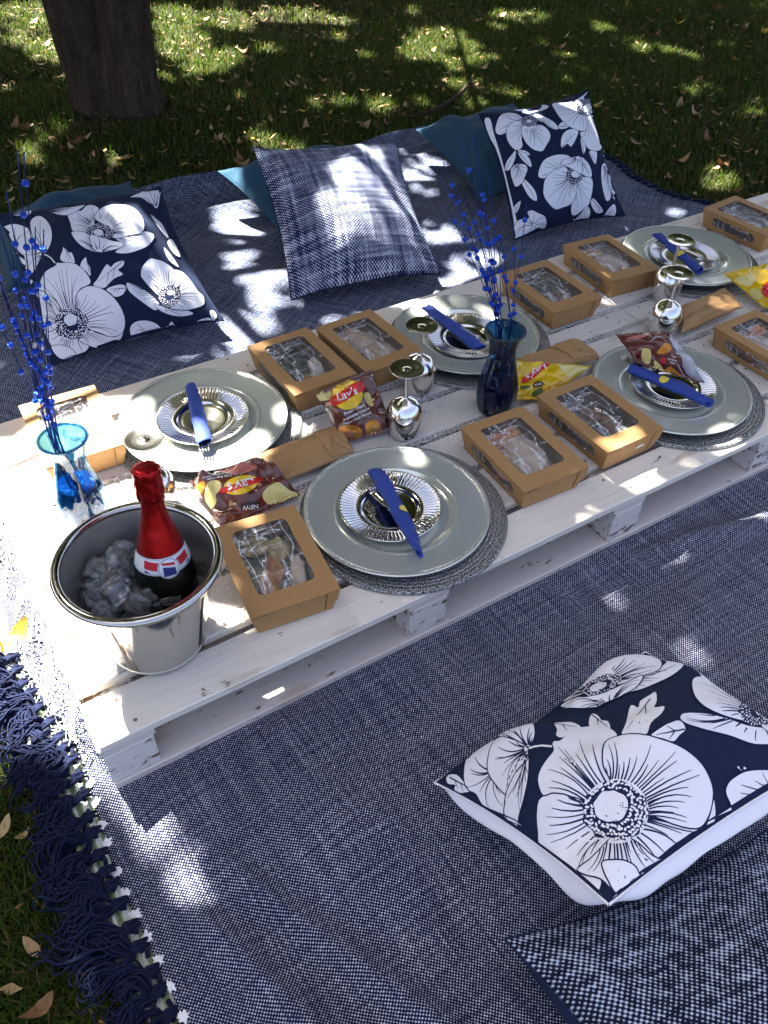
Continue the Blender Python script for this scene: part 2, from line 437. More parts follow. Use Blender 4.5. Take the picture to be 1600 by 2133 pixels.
def put_leaf(x, y, kind, s=1.0, rz=None, label=None, group=None, tilt=0.35, var=None, z=None):
    me = leaf_sets[kind][rnd.randrange(4) if var is None else var]
    o = link('fallen_leaf', me); o.location = (x, y, (float(ground_z(np.array(x), np.array(y)))+0.022 if z is None else z))
    o.rotation_euler = (rnd.uniform(-tilt, tilt), rnd.uniform(-tilt, tilt), rnd.uniform(0, 2*PI) if rz is None else rz)
    o.scale = (s, s, s)
    names = {'tan': 'dry tan leaf lying curled on the grass', 'brown': 'dry brown leaf lying curled on the grass', 'yellow': 'yellow leaf fallen on the grass'}
    tag(o, label or names[kind], 'leaf', group or {'tan': 'dry tan leaves on the grass', 'brown': 'dry brown leaves on the grass', 'yellow': 'yellow leaves on the grass'}[kind])
    return o
for lab, px, py, kind, s, rz, var in [
    ('large bright yellow leaf on sunlit grass beside the fringe', 22, 1362, 'yellow', 2.0, 0.55, 3),
    ('tan oval leaf on dark grass at the left edge', 10, 1722, 'tan', 0.75, 0.9, 2),
    ('tan oval leaf with a small hole on grass beside the fringe', 66, 1973, 'tan', 0.75, 1.9, 2),
    ('small tan leaf on grass between the fringe and the left edge', 50, 1740, 'tan', 0.55, 0.2, 1),
    ('yellow leaf tucked under the fringe near the bottom', 275, 2055, 'yellow', 0.9, 0.4, 2),
    ('broad brown leaf on grass at the bottom left', 90, 2100, 'brown', .8, 0.3, 3),
    ('tan leaf below the trunk, the biggest behind the blanket', 252, 334, 'tan', 1.5, 0.3, 2),
    ('orange leaf at the right side of the trunk', 358, 148, 'yellow', 1.5, -0.6, 0)]:
    p = at(px, py, -0.01); put_leaf(p[0], p[1], kind, s, rz, lab, 'leaves lying apart on the grass', 0.15, var)
cnt = 0
while cnt < 210:
    px, py = rnd.uniform(0, 1600), rnd.uniform(0, 480)**1.0
    p = at(px, py, -0.01); x, y = p[0], p[1]
    if bool(inside_blanket(x, y, -0.05)) or math.hypot(x-.95, y-2.73) < 0.27: continue
    if fnoise(np.array(x), np.array(y), 9, ((1.2, 1.0),)) < -0.5 and rnd.random() < 0.7: continue
    put_leaf(x, y, rnd.choices(('tan', 'brown', 'yellow'), (0.5, 0.42, 0.08))[0], rnd.uniform(0.55, 1.25)); cnt += 1
# fine litter
g = np.random.default_rng(77); N = 7000
x = g.uniform(-0.7, 5.2, N); y = g.uniform(-0.6, 5.0, N)
k = ~inside_blanket(x, y, -0.02); x = x[k]; y = y[k]; n = len(x)
a = g.uniform(0, 2*PI, n); L = g.uniform(0.006, 0.02, n); W = L*g.uniform(0.15, 0.5, n); z = ground_z(x, y)+g.uniform(0.008, 0.026, n)
d = np.stack([np.cos(a), np.sin(a), g.normal(0, .3, n)], 1); s = np.stack([-np.sin(a), np.cos(a), g.normal(0, .3, n)], 1); c = np.stack([x, y, z], 1)
V = np.stack([c-d*L[:, None], c+s*W[:, None], c+d*L[:, None], c-s*W[:, None]], 1).reshape(-1, 3)
tag(obj('leaf_litter', V, np.arange(4*n).reshape(-1, 4), M['litter']), kind='stuff')
# the fallen twig
tw = MB(); P = [at(*q, 0.0)+np.array([0, 0, zz]) for q, zz in (((850, 243), -.005), ((905, 232), .004), ((945, 212), .012), ((972, 190), .02), ((985, 166), .015))]
tw.tube(P, [.004, .006, .008, .007, .004], 6)
tw.tube([P[3], at(1000, 185, 0.02), at(1010, 170, 0.03)], [.005, .003, .0015], 5); tw.tube([P[2], at(930, 190, 0.02)], [.004, .002], 5)
tag(tw.build('twig', M['bark'], smooth=True), 'forked grey brown twig lying on the grass behind the blanket', 'twig')
tw = MB(); P = [at(*q, 0.0) for q in ((886, 108), (897, 118), (899, 135))]
tw.tube(P, [.002, .003, .002], 5); tag(tw.build('twig', M['bark'], smooth=True), 'thin short twig in the sunlit grass at the top', 'twig')

# ------------------------------------------------------------------ the tree
TB = np.array([0.95, 2.76, 0.0])
tree = empty('tree', (TB[0], TB[1], GZ))
tag(tree, 'dark forked tree trunk standing behind the picnic, its leafy crown overhead', 'tree')
side = np.array([RT[0], RT[1], 0]); side /= np.linalg.norm(side)
def stem_c(z, s):                                      # centres of the two stems, local to the tree
    sep = 0.062+0.16*z+0.10*max(0, z-0.6)**1.3
    c = side*(sep*s-0.012-0.05*z)+np.array([0.02, 0.03, 0])*z*(1 if s < 0 else -1)
    r = (0.105+0.03*math.exp(-z/0.09)+0.004*math.sin(9*z))*(1-0.11*z) if s < 0 else (0.118+0.03*math.exp(-z/0.08))*(1-0.10*z)
    return c*0.86, max(r*0.86, 0.04)
v = []; f = []; nz, na = 60, 120
zs = np.concatenate([np.linspace(-0.05, 0.7, 46), np.linspace(0.75, 1.3, 14)])
for z in zs:
    (c1, r1), (c2, r2) = stem_c(max(z, 0), -1), stem_c(max(z, 0), 1); mid = (c1+c2)/2
    for k in range(na):
        t = 2*PI*k/na; d = np.array([math.cos(t), math.sin(t), 0]); best = 0.0
        for c, r in ((c1, r1), (c2, r2)):
            q = mid-c; b = q@d; disc = b*b-(q@q-r*r)
            if disc > 0: best = max(best, -b+math.sqrt(disc))
        rr = max(best, 0.05)
        rr += 0.010*vnoise(3.2*math.cos(t), 3.2*math.sin(t), z*3)+0.007*vnoise(9*math.cos(t), 9*math.sin(t), z*4+4)+0.004*vnoise(22*math.cos(t), 22*math.sin(t), z*6)
        rr *= 1+0.10*math.exp(-max(z, 0)/0.05)*(1+0.8*math.sin(5*t+1))*0.45
        p = mid+d*rr; v.append((p[0], p[1], z-GZ))
for i in range(len(zs)-1):
    for k in range(na): f.append((i*na+k, i*na+(k+1) % na, (i+1)*na+(k+1) % na, (i+1)*na+k))
obj('trunk', v, f, M['bark'], tree, smooth=True)
for s in (-1, 1):
    pts = []; rs = []
    for z in np.linspace(1.1, 3.4, 9):
        c, r = stem_c(z, s); pts.append(c+np.array([0.12*s*(z-1.1)**1.2, 0.1*(z-1.1), z-GZ])); rs.append(r*(1-0.18*(z-1.1)))
    lb = MB(); lb.tube(pts, rs, 14)
    for q in range(7):
        b0 = pts[3+q % 5]; az = q*2.4+s; ln = rnd.uniform(1.4, 3.2)
        lb.tube([b0, b0+np.array([math.cos(az)*ln*.4, math.sin(az)*ln*.4+.2, .4]), b0+np.array([math.cos(az)*ln, math.sin(az)*ln+.7, .8+.1*q])], [.03, .018, .006], 7)
    lb.build('limb', M['bark'], tree, smooth=True)
# crown: leaves fill a slab over the lawn; the openings in it let the sun through where the photograph has sun
def px_poly(pts, z, to_ground=True):
    out = []
    for q in pts:
        p = at(q[0], q[1], z); out.append((p[0]-z*SUN[0]/SUN[2], p[1]-z*SUN[1]/SUN[2]))
    return np.array(out)
def px_ell(cx, cy, rx, ry, z, ang=0.0):
    rx = rx*1.25+4; ry = ry*1.3+3
    a = math.radians(ang)
    return px_poly([(cx+rx*math.cos(t)*math.cos(a)-ry*math.sin(t)*math.sin(a), cy+rx*math.cos(t)*math.sin(a)+ry*math.sin(t)*math.cos(a)) for t in np.linspace(0, 2*PI, 14, endpoint=False)], z)
gaps = []                                              # (polygon on the ground plane along the sun, share of leaves removed)
def gp(poly, p=1.0): gaps.append((poly, p))
T0, G0, B0 = TH, 0.0, 0.0
# left end of the table, and the lawn and blanket beside it
gp(px_poly([(-260, 1010), (10, 925), (70, 930), (120, 840), (205, 805), (255, 850), (235, 905), (262, 935), (300, 985), (345, 1010), (400, 1010), (430, 1060), (465, 1100), (420, 1170), (300, 1190), (240, 1390), (255, 1510), (215, 1560), (120, 1420), (-300, 1420)], T0))
gp(px_poly([(-200, 1080), (40, 1100), (90, 1250), (150, 1400), (205, 1600), (150, 1590), (60, 1410), (-200, 1400)], G0))
gp(px_ell(490, 1275, 52, 40, T0)); gp(px_ell(530, 1090, 55, 24, 0.17, -18))
gp(px_ell(300, 900, 60, 45, 0.16)); gp(px_ell(470, 955, 90, 22, 0.14, -8)); gp(px_ell(275, 880, 28, 70, 0.14, 10)); gp(px_ell(495, 800, 60, 18, 0.14, 8)); gp(px_ell(560, 850, 28, 40, 0.14), 0.85)
gp(px_ell(560, 905, 40, 25, T0), .7)
gp(px_ell(865, 965, 45, 24, 0.14)); gp(px_ell(880, 650, 40, 22, 0.14, -15)); gp(px_ell(600, 800, 25, 12, T0), .7)
gp(px_ell(700, 680, 28, 14, 0.17), .8); gp(px_ell(770, 760, 14, 10, 0.17), .8); gp(px_ell(1330, 520, 40, 12, 0.14), .9); gp(px_ell(1450, 640, 30, 20, 0.16), .8); gp(px_ell(1100, 600, 22, 10, .17), .8)
gp(px_ell(1210, 550, 18, 10, .17), .8); gp(px_ell(1530, 460, 40, 10, .17), .6); gp(px_ell(1450, 870, 60, 12, .14), .5); gp(px_ell(1110, 640, 30, 10, T0), .6)
# blanket behind the table
for e in [(498, 478, 46, 22, 25), (480, 455, 20, 16, 0), (595, 580, 30, 18, 0), (505, 548, 26, 14, 15), (540, 630, 40, 16, -10), (615, 662, 60, 14, 10), (490, 715, 44, 34, 20), (400, 715, 26, 16, 0), (690, 690, 16, 9, 0),
          (740, 634, 46, 7, -8), (815, 622, 44, 7, -12), (870, 375, 34, 14, 20), (905, 352, 20, 8, 0), (880, 412, 24, 8, 0), (920, 498, 30, 12, 10), (980, 560, 60, 14, -8), (900, 600, 80, 16, -10), (990, 612, 50, 12, -10), (1010, 540, 40, 10, 0),
          (1180, 488, 50, 9, -15), (1240, 470, 40, 7, -15), (440, 590, 26, 10, 0), (375, 560, 12, 16, 0), (1400, 425, 24, 5, 10), (560, 690, 30, 12, 0), (350, 655, 16, 8, 0)]:
    gp(px_ell(e[0], e[1], e[2], e[3], G0, e[4]), 0.97)
# cushions
gp(px_ell(760, 474, 32, 26, 0.21, 5)); gp(px_ell(652, 343, 13, 10, 0.32)); gp(px_ell(695, 342, 14, 4, 0.32)); gp(px_ell(848, 480, 6, 24, 0.17, -15), .8); gp(px_ell(905, 560, 10, 16, .08), .9)
gp(px_ell(505, 385, 4, 3, .13)); gp(px_ell(200, 432, 26, 6, .25)); gp(px_ell(330, 620, 22, 12, .13), .8); gp(px_ell(1225, 270, 10, 12, .25), .95); gp(px_ell(1245, 310, 12, 14, .2), .8); gp(px_ell(1590, 1440, 40, 20, .16), .9); gp(px_ell(50, 640, 30, 12, .1), .7)
# front blanket, soft spots
for e in [(1285, 1215, 46, 18, 0, .9), (1590, 1070, 46, 34, 0, .97), (1540, 1095, 30, 14, 0, .8), (1050, 1990, 90, 40, 10, .6), (950, 1870, 60, 30, 0, .5), (380, 1895, 70, 20, 10, .75), (270, 1730, 60, 30, 20, .8), (190, 1700, 40, 30, 0, .9), (140, 1720, 40, 24, 20, .95), (160, 1830, 30, 14, 0, .7),
          (780, 1845, 50, 18, 0, .5), (100, 1990, 22, 12, 0, .6), (60, 1900, 30, 14, 0, .6), (10, 1790, 24, 12, 0, .6), (1430, 1150, 60, 12, 0, .45), (520, 2050, 60, 26, 0, .4), (300, 1650, 30, 16, 0, .6)]:
    gp(px_ell(e[0], e[1], e[2]*(.35+.5*e[5]), e[3]*(.35+.5*e[5]), G0, e[4]), 1.0)
# lawn
for e in [(50, 10, 60, 22, 0), (95, 85, 40, 26, 20), (40, 60, 40, 10, 0), (360, 35, 34, 26, 0), (370, 90, 40, 22, 10), (470, 28, 46, 16, 10), (440, 125, 50, 18, -15), (400, 75, 30, 14, 0), (350, 5, 40, 6, 0), (905, 85, 52, 26, 0), (920, 62, 34, 12, 0), (940, 130, 14, 10, 0), (960, 90, 40, 12, 0), (850, 96, 20, 8, 0),
          (548, 95, 18, 8, 0), (600, 12, 60, 8, 0), (690, 20, 30, 6, 0), (1090, 20, 40, 6, 0), (1400, 95, 16, 8, 0), (1500, 355, 28, 14, 0), (1480, 365, 20, 8, 0), (540, 275, 24, 10, 20), (610, 300, 30, 6, 0), (790, 205, 24, 10, 0), (990, 205, 26, 8, 0), (870, 195, 14, 6, 0), (330, 355, 30, 8, 0), (1330, 92, 20, 6, 0), (520, 190, 18, 8, 0), (1250, 45, 16, 5, 0), (1000, 110, 30, 8, 0), (700, 60, 14, 6, 0), (760, 100, 12, 6, 0), (650, 205, 12, 6, 0), (240, 420, 10, 4, 0), (420, 350, 20, 6, 0), (470, 330, 12, 5, 0), (380, 300, 14, 5, 0), (730, 270, 16, 5, 0), (1450, 180, 12, 5, 0), (1560, 220, 20, 5, 0), (1100, 70, 12, 5, 0), (1040, 10, 12, 5, 0)]:
    gp(px_ell(e[0], e[1], e[2], e[3], G0, e[4]), 0.98)
gr = np.random.default_rng(5)
for _ in range(100):                                   # small chance openings over the lawn
    q = at(gr.uniform(0, 1600), gr.uniform(0, 400), 0)
    if q[1] < 2.0 and q[0] < 2.4: continue
    r = gr.uniform(0.03, 0.075); gp(np.array([(q[0]+r*gr.uniform(.6, 1.4)*math.cos(t), q[1]+r*math.sin(t)*gr.uniform(.5, 1.1)) for t in np.linspace(0, 2*PI, 9, endpoint=False)]), 0.9)
for px, py in [(1050, 1990), (960, 1880), (380, 1895), (300, 1910), (272, 1745), (205, 1705), (780, 1845), (520, 2050), (1285, 1215), (1010, 1960), (640, 1760), (1420, 1160)]:
    q = at(px, py, 0); r = .036
    gp(np.array([(q[0]+r*gr.uniform(.8, 1.5)*math.cos(t), q[1]+r*math.sin(t)*gr.uniform(.8, 1.2)) for t in np.linspace(0, 2*PI, 9, endpoint=False)]), 1.0)
for _ in range(130):                                   # and over the blankets and the table
    q = np.array([gr.uniform(-.3, 2.4), gr.uniform(-.75, 1.95)])
    if .75 < q[0] < 1.4 and .85 < q[1] < 1.3: continue
    r = gr.uniform(0.016, 0.042); gp(np.array([(q[0]+r*gr.uniform(.6, 1.4)*math.cos(t), q[1]+r*math.sin(t)*gr.uniform(.5, 1.3)) for t in np.linspace(0, 2*PI, 9, endpoint=False)]), 1.0)
def in_poly(poly, x, y):
    ins = np.zeros(len(x), bool); n = len(poly)
    for i in range(n):
        x1, y1 = poly[i]; x2, y2 = poly[(i+1) % n]
        c = ((y1 > y) != (y2 > y)) & (x < (x2-x1)*(y-y1)/(y2-y1+1e-12)+x1); ins ^= c
    return ins
def crown_leaves(N, size, nv, seed, spread):
    g = np.random.default_rng(seed)
    gxp = g.uniform(-1.9, 6.2, N); gyp = g.uniform(-1.9, 6.0, N)          # where its shade falls
    z = g.uniform(2.6, 5.0, N)
    x = gxp+z*SUN[0]/SUN[2]; y = gyp+z*SUN[1]/SUN[2]
    nrm = g.normal(size=(N, 3)); nrm[:, 2] = np.abs(nrm[:, 2])+0.5; nrm /= np.linalg.norm(nrm, axis=1)[:, None]
    a = np.cross(nrm, g.normal(size=(N, 3))); a /= np.linalg.norm(a, axis=1)[:, None]; b = np.cross(nrm, a)
    L = size*g.uniform(.7, 1.25, N)
    ang = np.linspace(0, 2*PI, nv, endpoint=False)
    rad = (np.abs(np.cos(ang))*0.72+0.28)[None, :] if nv == 4 else (0.65+0.35*(np.arange(nv) % 2))[None, :]*g.uniform(.75, 1.2, (N, nv))
    V = np.stack([x, y, z], 1)[:, None, :]+L[:, None, None]*0.5*(a[:, None, :]*(np.cos(ang)[None, :]*(rad if nv != 4 else 1.0))[..., None]+b[:, None, :]*(np.sin(ang)[None, :]*(rad if nv != 4 else 0.55))[..., None])
    PX = V[..., 0]-V[..., 2]*SUN[0]/SUN[2]; PY = V[..., 1]-V[..., 2]*SUN[1]/SUN[2]
    keep = np.ones(N, bool); rr = g.uniform(size=N)
    for poly, p in gaps:
        lo = poly.min(0)-size; hi = poly.max(0)+size
        cand = np.where((gxp > lo[0]) & (gxp < hi[0]) & (gyp > lo[1]) & (gyp < hi[1]) & keep)[0]
        if not len(cand): continue
        hit = in_poly(poly, gxp[cand], gyp[cand])
        if spread:
            hit2 = np.zeros(len(cand), int)
            for k in range(nv): hit2 += in_poly(poly, PX[cand, k], PY[cand, k])
            hit |= hit2 >= 2
        else:
            hit2 = np.zeros(len(cand), int)
            for k in range(nv): hit2 += in_poly(poly, PX[cand, k], PY[cand, k])
            hit |= hit2 >= 2
        keep[cand[hit & (rr[cand] < p)]] = False
    return V[keep].reshape(-1, 3), np.arange(keep.sum()*nv).reshape(-1, nv)
crown = MB()
V1, F1 = crown_leaves(36000, 0.18, 8, 21, True)
V2, F2 = crown_leaves(70000, 0.095, 4, 22, False)
tl = np.array([TB[0], TB[1], GZ])
g = np.random.default_rng(31); N = 16000                # unseen outer crown, added to keep sky light off the lawn
x = g.uniform(-6.5, 10, N); y = g.uniform(-.3, 14, N); z = g.uniform(2.7, 5.4, N)
gx1 = x-z*SUN[0]/SUN[2]; gy1 = y-z*SUN[1]/SUN[2]
k = (gx1 < -2.05) | (gx1 > 6.35) | (gy1 > 6.15); x, y, z = x[k], y[k], z[k]; N = len(x)
nr = g.normal(size=(N, 3)); nr[:, 2] = np.abs(nr[:, 2])+.4; nr /= np.linalg.norm(nr, axis=1)[:, None]
a = np.cross(nr, g.normal(size=(N, 3))); a /= np.linalg.norm(a, axis=1)[:, None]; b = np.cross(nr, a); ang = np.linspace(0, 2*PI, 8, endpoint=False)
rad = (0.65+0.35*(np.arange(8) % 2))[None, :]*g.uniform(.75, 1.2, (N, 8))*.21
V3 = (np.stack([x, y, z], 1)[:, None, :]+a[:, None, :]*(np.cos(ang)*rad)[..., None]+b[:, None, :]*(np.sin(ang)*rad)[..., None]).reshape(-1, 3)
V1 = np.concatenate([V1, V3]); F1 = np.concatenate([F1, np.arange(N*8).reshape(-1, 8)+F1.max()+1])
o1 = obj('crown', V1-tl, F1, M['crown'], tree); tag(o1, kind='stuff')
o2 = obj('leaves', V2-tl, F2, M['crown'], tree); tag(o2, kind='stuff')
# ------------------------------------------------------------------ blankets
def front_z(x, y):
    m = 1-sm(np.minimum(np.minimum(x+0.03, 2.6-x), np.minimum(y+0.02, 0.85-y)), -0.02, 0.03)   # flat under the pallet
    a = x*0.75+y*0.9; b = x*0.8-y*0.6
    w = 0.0035*np.sin(a*17+1.5*np.sin(b*5))*sm(-y, 0.0, 0.25)+0.003*np.sin(b*23+2*np.sin(a*6))
    w = w+0.004*fnoise(x, y, 31, ((4.0, 1.0), (9.0, 0.5)))
    fold = 0.010*np.exp(-((x-0.02-0.35*(-0.18-y))/0.02)**2)*sm(-y, 0.12, 0.3)+0.008*np.exp(-((x-0.10-0.45*(-0.2-y))/0.018)**2)*sm(-y, 0.1, 0.3)+0.007*np.exp(-((y+0.08+0.25*(x-1.2))/0.02)**2)*sm(x, 0.7, 1.0)
    return 0.001+np.maximum((2.0*w+2.4*fold)*m, -0.006)
def left_edge(y): return -0.035+0.006*np.sin(y*14)-0.02*sm(y, 0.05, 0.3)-0.01*sm(y, .3, .6)
nu, nv = 300, 260
U, Vv = np.meshgrid(np.linspace(0, 1, nu)**1.15, np.linspace(-1.15, 0.95, nv), indexing='ij')
Xb = left_edge(Vv)+(3.0-left_edge(Vv))*U
Zb = front_z(Xb, Vv)
blanket = empty('picnic_blanket', (0, 0, 0))
tag(blanket, 'navy and white woven picnic blanket under the pallet table, dark fringe along its left edge', 'blanket')
bl = obj('blanket_cloth', np.stack([Xb, Vv, Zb], 2).reshape(-1, 3), grid_faces(nu, nv), M['blanket'], blanket, uv=np.stack([Xb+0.06*Vv, Vv-0.04*Xb], 2).reshape(-1, 2), smooth=True)
s_ = bl.modifiers.new('thickness', 'SOLIDIFY'); s_.thickness = 0.003; s_.offset = -1
# white stitched points along the edge
for k, y in enumerate(np.arange(-0.62, 0.30, 0.0365)):
    g_ = random.Random(k); y += g_.uniform(-.006, .006); x = float(left_edge(y)); z = float(front_z(np.array(x+0.01), np.array(y)))+0.0012
    n_ = 22; P = [(x+.003, y, z+.0022)]
    for i in range(n_):
        t_ = 2*PI*i/n_; rr = g_.uniform(.55, 1.15); P.append((x+.002+.0085*rr*math.cos(t_), y+.0095*rr*math.sin(t_)*g_.uniform(.8, 1.1), z+.0004*g_.random()))
    t = MB(); t.add(P, [(0, 1+i, 1+(i+1) % n_) for i in range(n_)]); t.build('edge_stitch', M['trim'], blanket, smooth=True)
    t = MB(); t.tube([(x-.008, y+.010, .004), (x-.006, y+.018, .006), (x-.008, y+.028, .004)], .0032, 6); t.build('edge_cord', M['yarn'], blanket, smooth=True)
# yarn fringe: each knot is a bunch of looped yarn
def tassel(x0, y0, L, seed, spread):
    g = random.Random(seed); t = MB()
    for q in range(7):
        t.tube([(x0+0.006*math.cos(q), y0+0.008*math.sin(q*1.3), 0.004+.002*(q % 3)), (x0-0.010, y0+0.006*math.sin(q*2), 0.014), (x0-0.026, y0+0.007*math.cos(q*2), 0.007)], [.0022, .0038, .0024], 5)
    for q in range(42):
        if q % 8 == 0: ca_, cl_, cp_, cf_, cc_, cs0_ = g.uniform(-spread, spread), L*g.uniform(.5, 1.1), g.uniform(0, 6.28), g.uniform(4, 10), g.uniform(.5, .8), g.choice((-1, 1))
        a = ca_+g.uniform(-.16, .16); ln = cl_*g.uniform(0.8, 1.1); ph = cp_+g.uniform(-.4, .4); fr = cf_*g.uniform(.9, 1.1)
        pts = []; ct = cc_+g.uniform(-.08, .08); cs = cs0_; zz_ = g.uniform(.3, 1.6); lv = g.uniform(0, .012)
        cx, cy = x0-0.012, y0; hd = PI+a
        n_ = 13
        for i in range(n_):
            s = i/(n_-1); pts.append((cx, cy, 0.003+lv*min(1, s*4)+0.010*zz_*math.sin(PI*min(1, s*1.1))+.002*math.sin(ph*3+s*14)-0.008*s))
            st = ln/(n_-1)*1.25; h2 = hd+.75*math.sin(ph+s*fr)+(cs*(s-ct)*9.0 if s > ct else 0)
            cx += st*math.cos(h2); cy += st*math.sin(h2)
        t.tube(pts, [.0012]+[.00145]*(n_-2)+[.0010], 5)
    return t
for k, y in enumerate(np.arange(-0.56, 0.31, 0.030)):
    yy = y+rnd.uniform(-.007, .007)
    tassel(float(left_edge(yy))-0.004, yy, rnd.uniform(0.07, 0.115), 100+k, rnd.uniform(.5, .95)).build('tassel', M['yarn'], blanket, smooth=True)
# the striped mat under it
mt = MB(); mt.box((-0.078, -1.1, -0.014), (2.31, 1.93, -0.0075))
for q in range(3): mt.tube([(-0.052-0.011*q, -1.1, -.006), (-0.052-0.011*q, 0.9, -.006)], .004, 6)
tag(mt.build('ground_mat', M['mat']), 'pale green and white striped ground mat under the blankets, its edge showing by the fringe', 'mat')
# blanket behind the table
def back_z(x, y):
    r = np.zeros_like(x)
    wav = 0.02*np.sin(x*3.1)+0.012*np.sin(x*8)
    for y0, a, w in ((1.925, .030, .020), (1.86, .026, .018), (1.775, .020, .022), (1.70, .010, .02)):
        yc = y0+wav+(0.06*(x-1.0) if y0 > 1.9 else 0.03*np.sin(x*2+y0))
        r = r+a*np.exp(-((y-yc)/w)**2)*(sm(x, 0.2, 0.7)*(1-0.55*sm(x, 1.1, 1.9)))
    r = r+0.006*fnoise(x, y, 33, ((3.0, 1.0), (7.0, 0.6)))+0.004*np.sin((x*0.4+y)*26+2*np.sin(x*5))+0.012*np.exp(-((y-1.0-.1*np.sin(x*4)-.12*x)/.05)**2)*sm(x, -.2, .3)*(1-sm(x, .6, .9))
    return 0.010+np.maximum(r, -0.004)
nu, nv = 300, 150
U, W_ = np.meshgrid(np.linspace(0, 1, nu), np.linspace(0, 1, nv), indexing='ij')
Yk = 0.74+W_*(1.95-0.74)+0.018*np.sin(U*9)*W_
Xk = -0.42+U*(2.71+0.03*np.sin(Yk*9)+0.04*np.sin(Yk*3))
Yk = Yk-np.where(Xk > 1.9, (Xk-1.9)*0.55, 0)*W_
Zk = back_z(Xk, Yk)
back = empty('picnic_blanket', (0.9, 1.3, 0))
tag(back, 'crumpled denim blue blanket behind the table, the small cushions lying on it', 'blanket')
o = obj('blanket_cloth', np.stack([Xk-0.9, Yk-1.3, Zk], 2).reshape(-1, 3), grid_faces(nu, nv), M['denim'], back, uv=np.stack([Xk*.8+Yk*.6, Yk*.8-Xk*.6], 2).reshape(-1, 2), smooth=True)
s_ = o.modifiers.new('thickness', 'SOLIDIFY'); s_.thickness = 0.005; s_.offset = -1
for k in range(30):                                    # dark fringe on its right edge
    w = 0.02+0.95*k/29; yy = 0.78+w*(1.72-0.78); x1 = 2.285+.03*math.sin(yy*9)
    if yy < 0.95: continue
    i = np.unravel_index(np.argmin((Yk-yy)**2+(Xk-2.4)**2*0.01), Yk.shape); x1 = Xk[-1, i[1]]; yy = Yk[-1, i[1]]; z1 = Zk[-1, i[1]]
    t = MB()
    for q in range(5):
        a = rnd.uniform(-.7, .7); L = rnd.uniform(.03, .055)
        t.tube([(x1-0.9-.004, yy-1.3+.002*q, z1+.002), (x1-0.9+L*.5*math.cos(a), yy-1.3+L*.5*math.sin(a), z1+.006), (x1-.9+L*math.cos(a+.3), yy-1.3+L*math.sin(a+.3), -.005)], [.003, .003, .002], 5)
    t.build('tassel', M['yarn'], back, smooth=True)
# rolled teal piping seen along the right edge
tb = MB(); tb.tube([(Xk[-1, j]-0.9+.012, Yk[-1, j]-1.3, Zk[-1, j]-.006) for j in range(20, nv, 5)], .008, 7); tb.build('rolled_hem', M['teal'], back, smooth=True)

# ------------------------------------------------------------------ pallets
def board(name, lo, hi, mat, parent, seed, bevel=0.0018):
    g = random.Random(seed); L = hi[0]-lo[0]; D = hi[1]-lo[1]
    n = 14 if L > D else 4; m = 14 if D > L else 4
    v = []; f = []
    def jit(x, y): return 0.0016*vnoise(x*6, y*6, seed*3.1), 0.0012*vnoise(x*3+9, y*3, seed*1.7)
    for zt in (0, 1):
        for i in range(n+1):
            for j in range(m+1):
                x = lo[0]+L*i/n; y = lo[1]+D*j/m; dy, dz = jit(x, y*(0.2 if L > D else 1))
                ex = (j in (0, m)); ey = (i in (0, n))
                v.append((x+(dy if ey else 0), y+(dy*1.2 if ex else 0), (hi[2] if zt else lo[2])+(dz if zt else 0)*0.6))
    k = (n+1)*(m+1); w = m+1
    for i in range(n):
        for j in range(m):
            a = i*w+j; f.append((a, a+1, a+w+1, a+w)); f.append((a+k, a+w+k, a+w+1+k, a+1+k))
    for i in range(n):
        a = i*w; f.append((a, a+w, a+w+k, a+k)); a = i*w+m; f.append((a, a+k, a+w+k, a+w))
    for j in range(m):
        a = j; f.append((a, a+k, a+1+k, a+1)); a = n*w+j; f.append((a, a+1, a+1+k, a+k))
    o = obj(name, v, f, mat, parent, loc=None)
    b = o.modifiers.new('bevel', 'BEVEL'); b.width = bevel; b.segments = 1; b.limit_method = 'ANGLE'; b.angle_limit = 0.9
    return o
ROWS = [(0.0, 0.082), (0.100, 0.205), (0.222, 0.322), (0.340, 0.434), (0.451, 0.508), (0.528, 0.600), (0.618, 0.698), (0.714, 0.795)]
NAIL = mesh_data('nail_head', [(0, 0, .0003)]+[(.0032*math.cos(2*PI*k/8), .0032*math.sin(2*PI*k/8), 0) for k in range(8)], [(0, 1+k, 1+(k+1) % 8) for k in range(8)])
NAIL.materials.append(simple('rusty nail under thin paint', (0.22, 0.15, 0.11), 0.6))
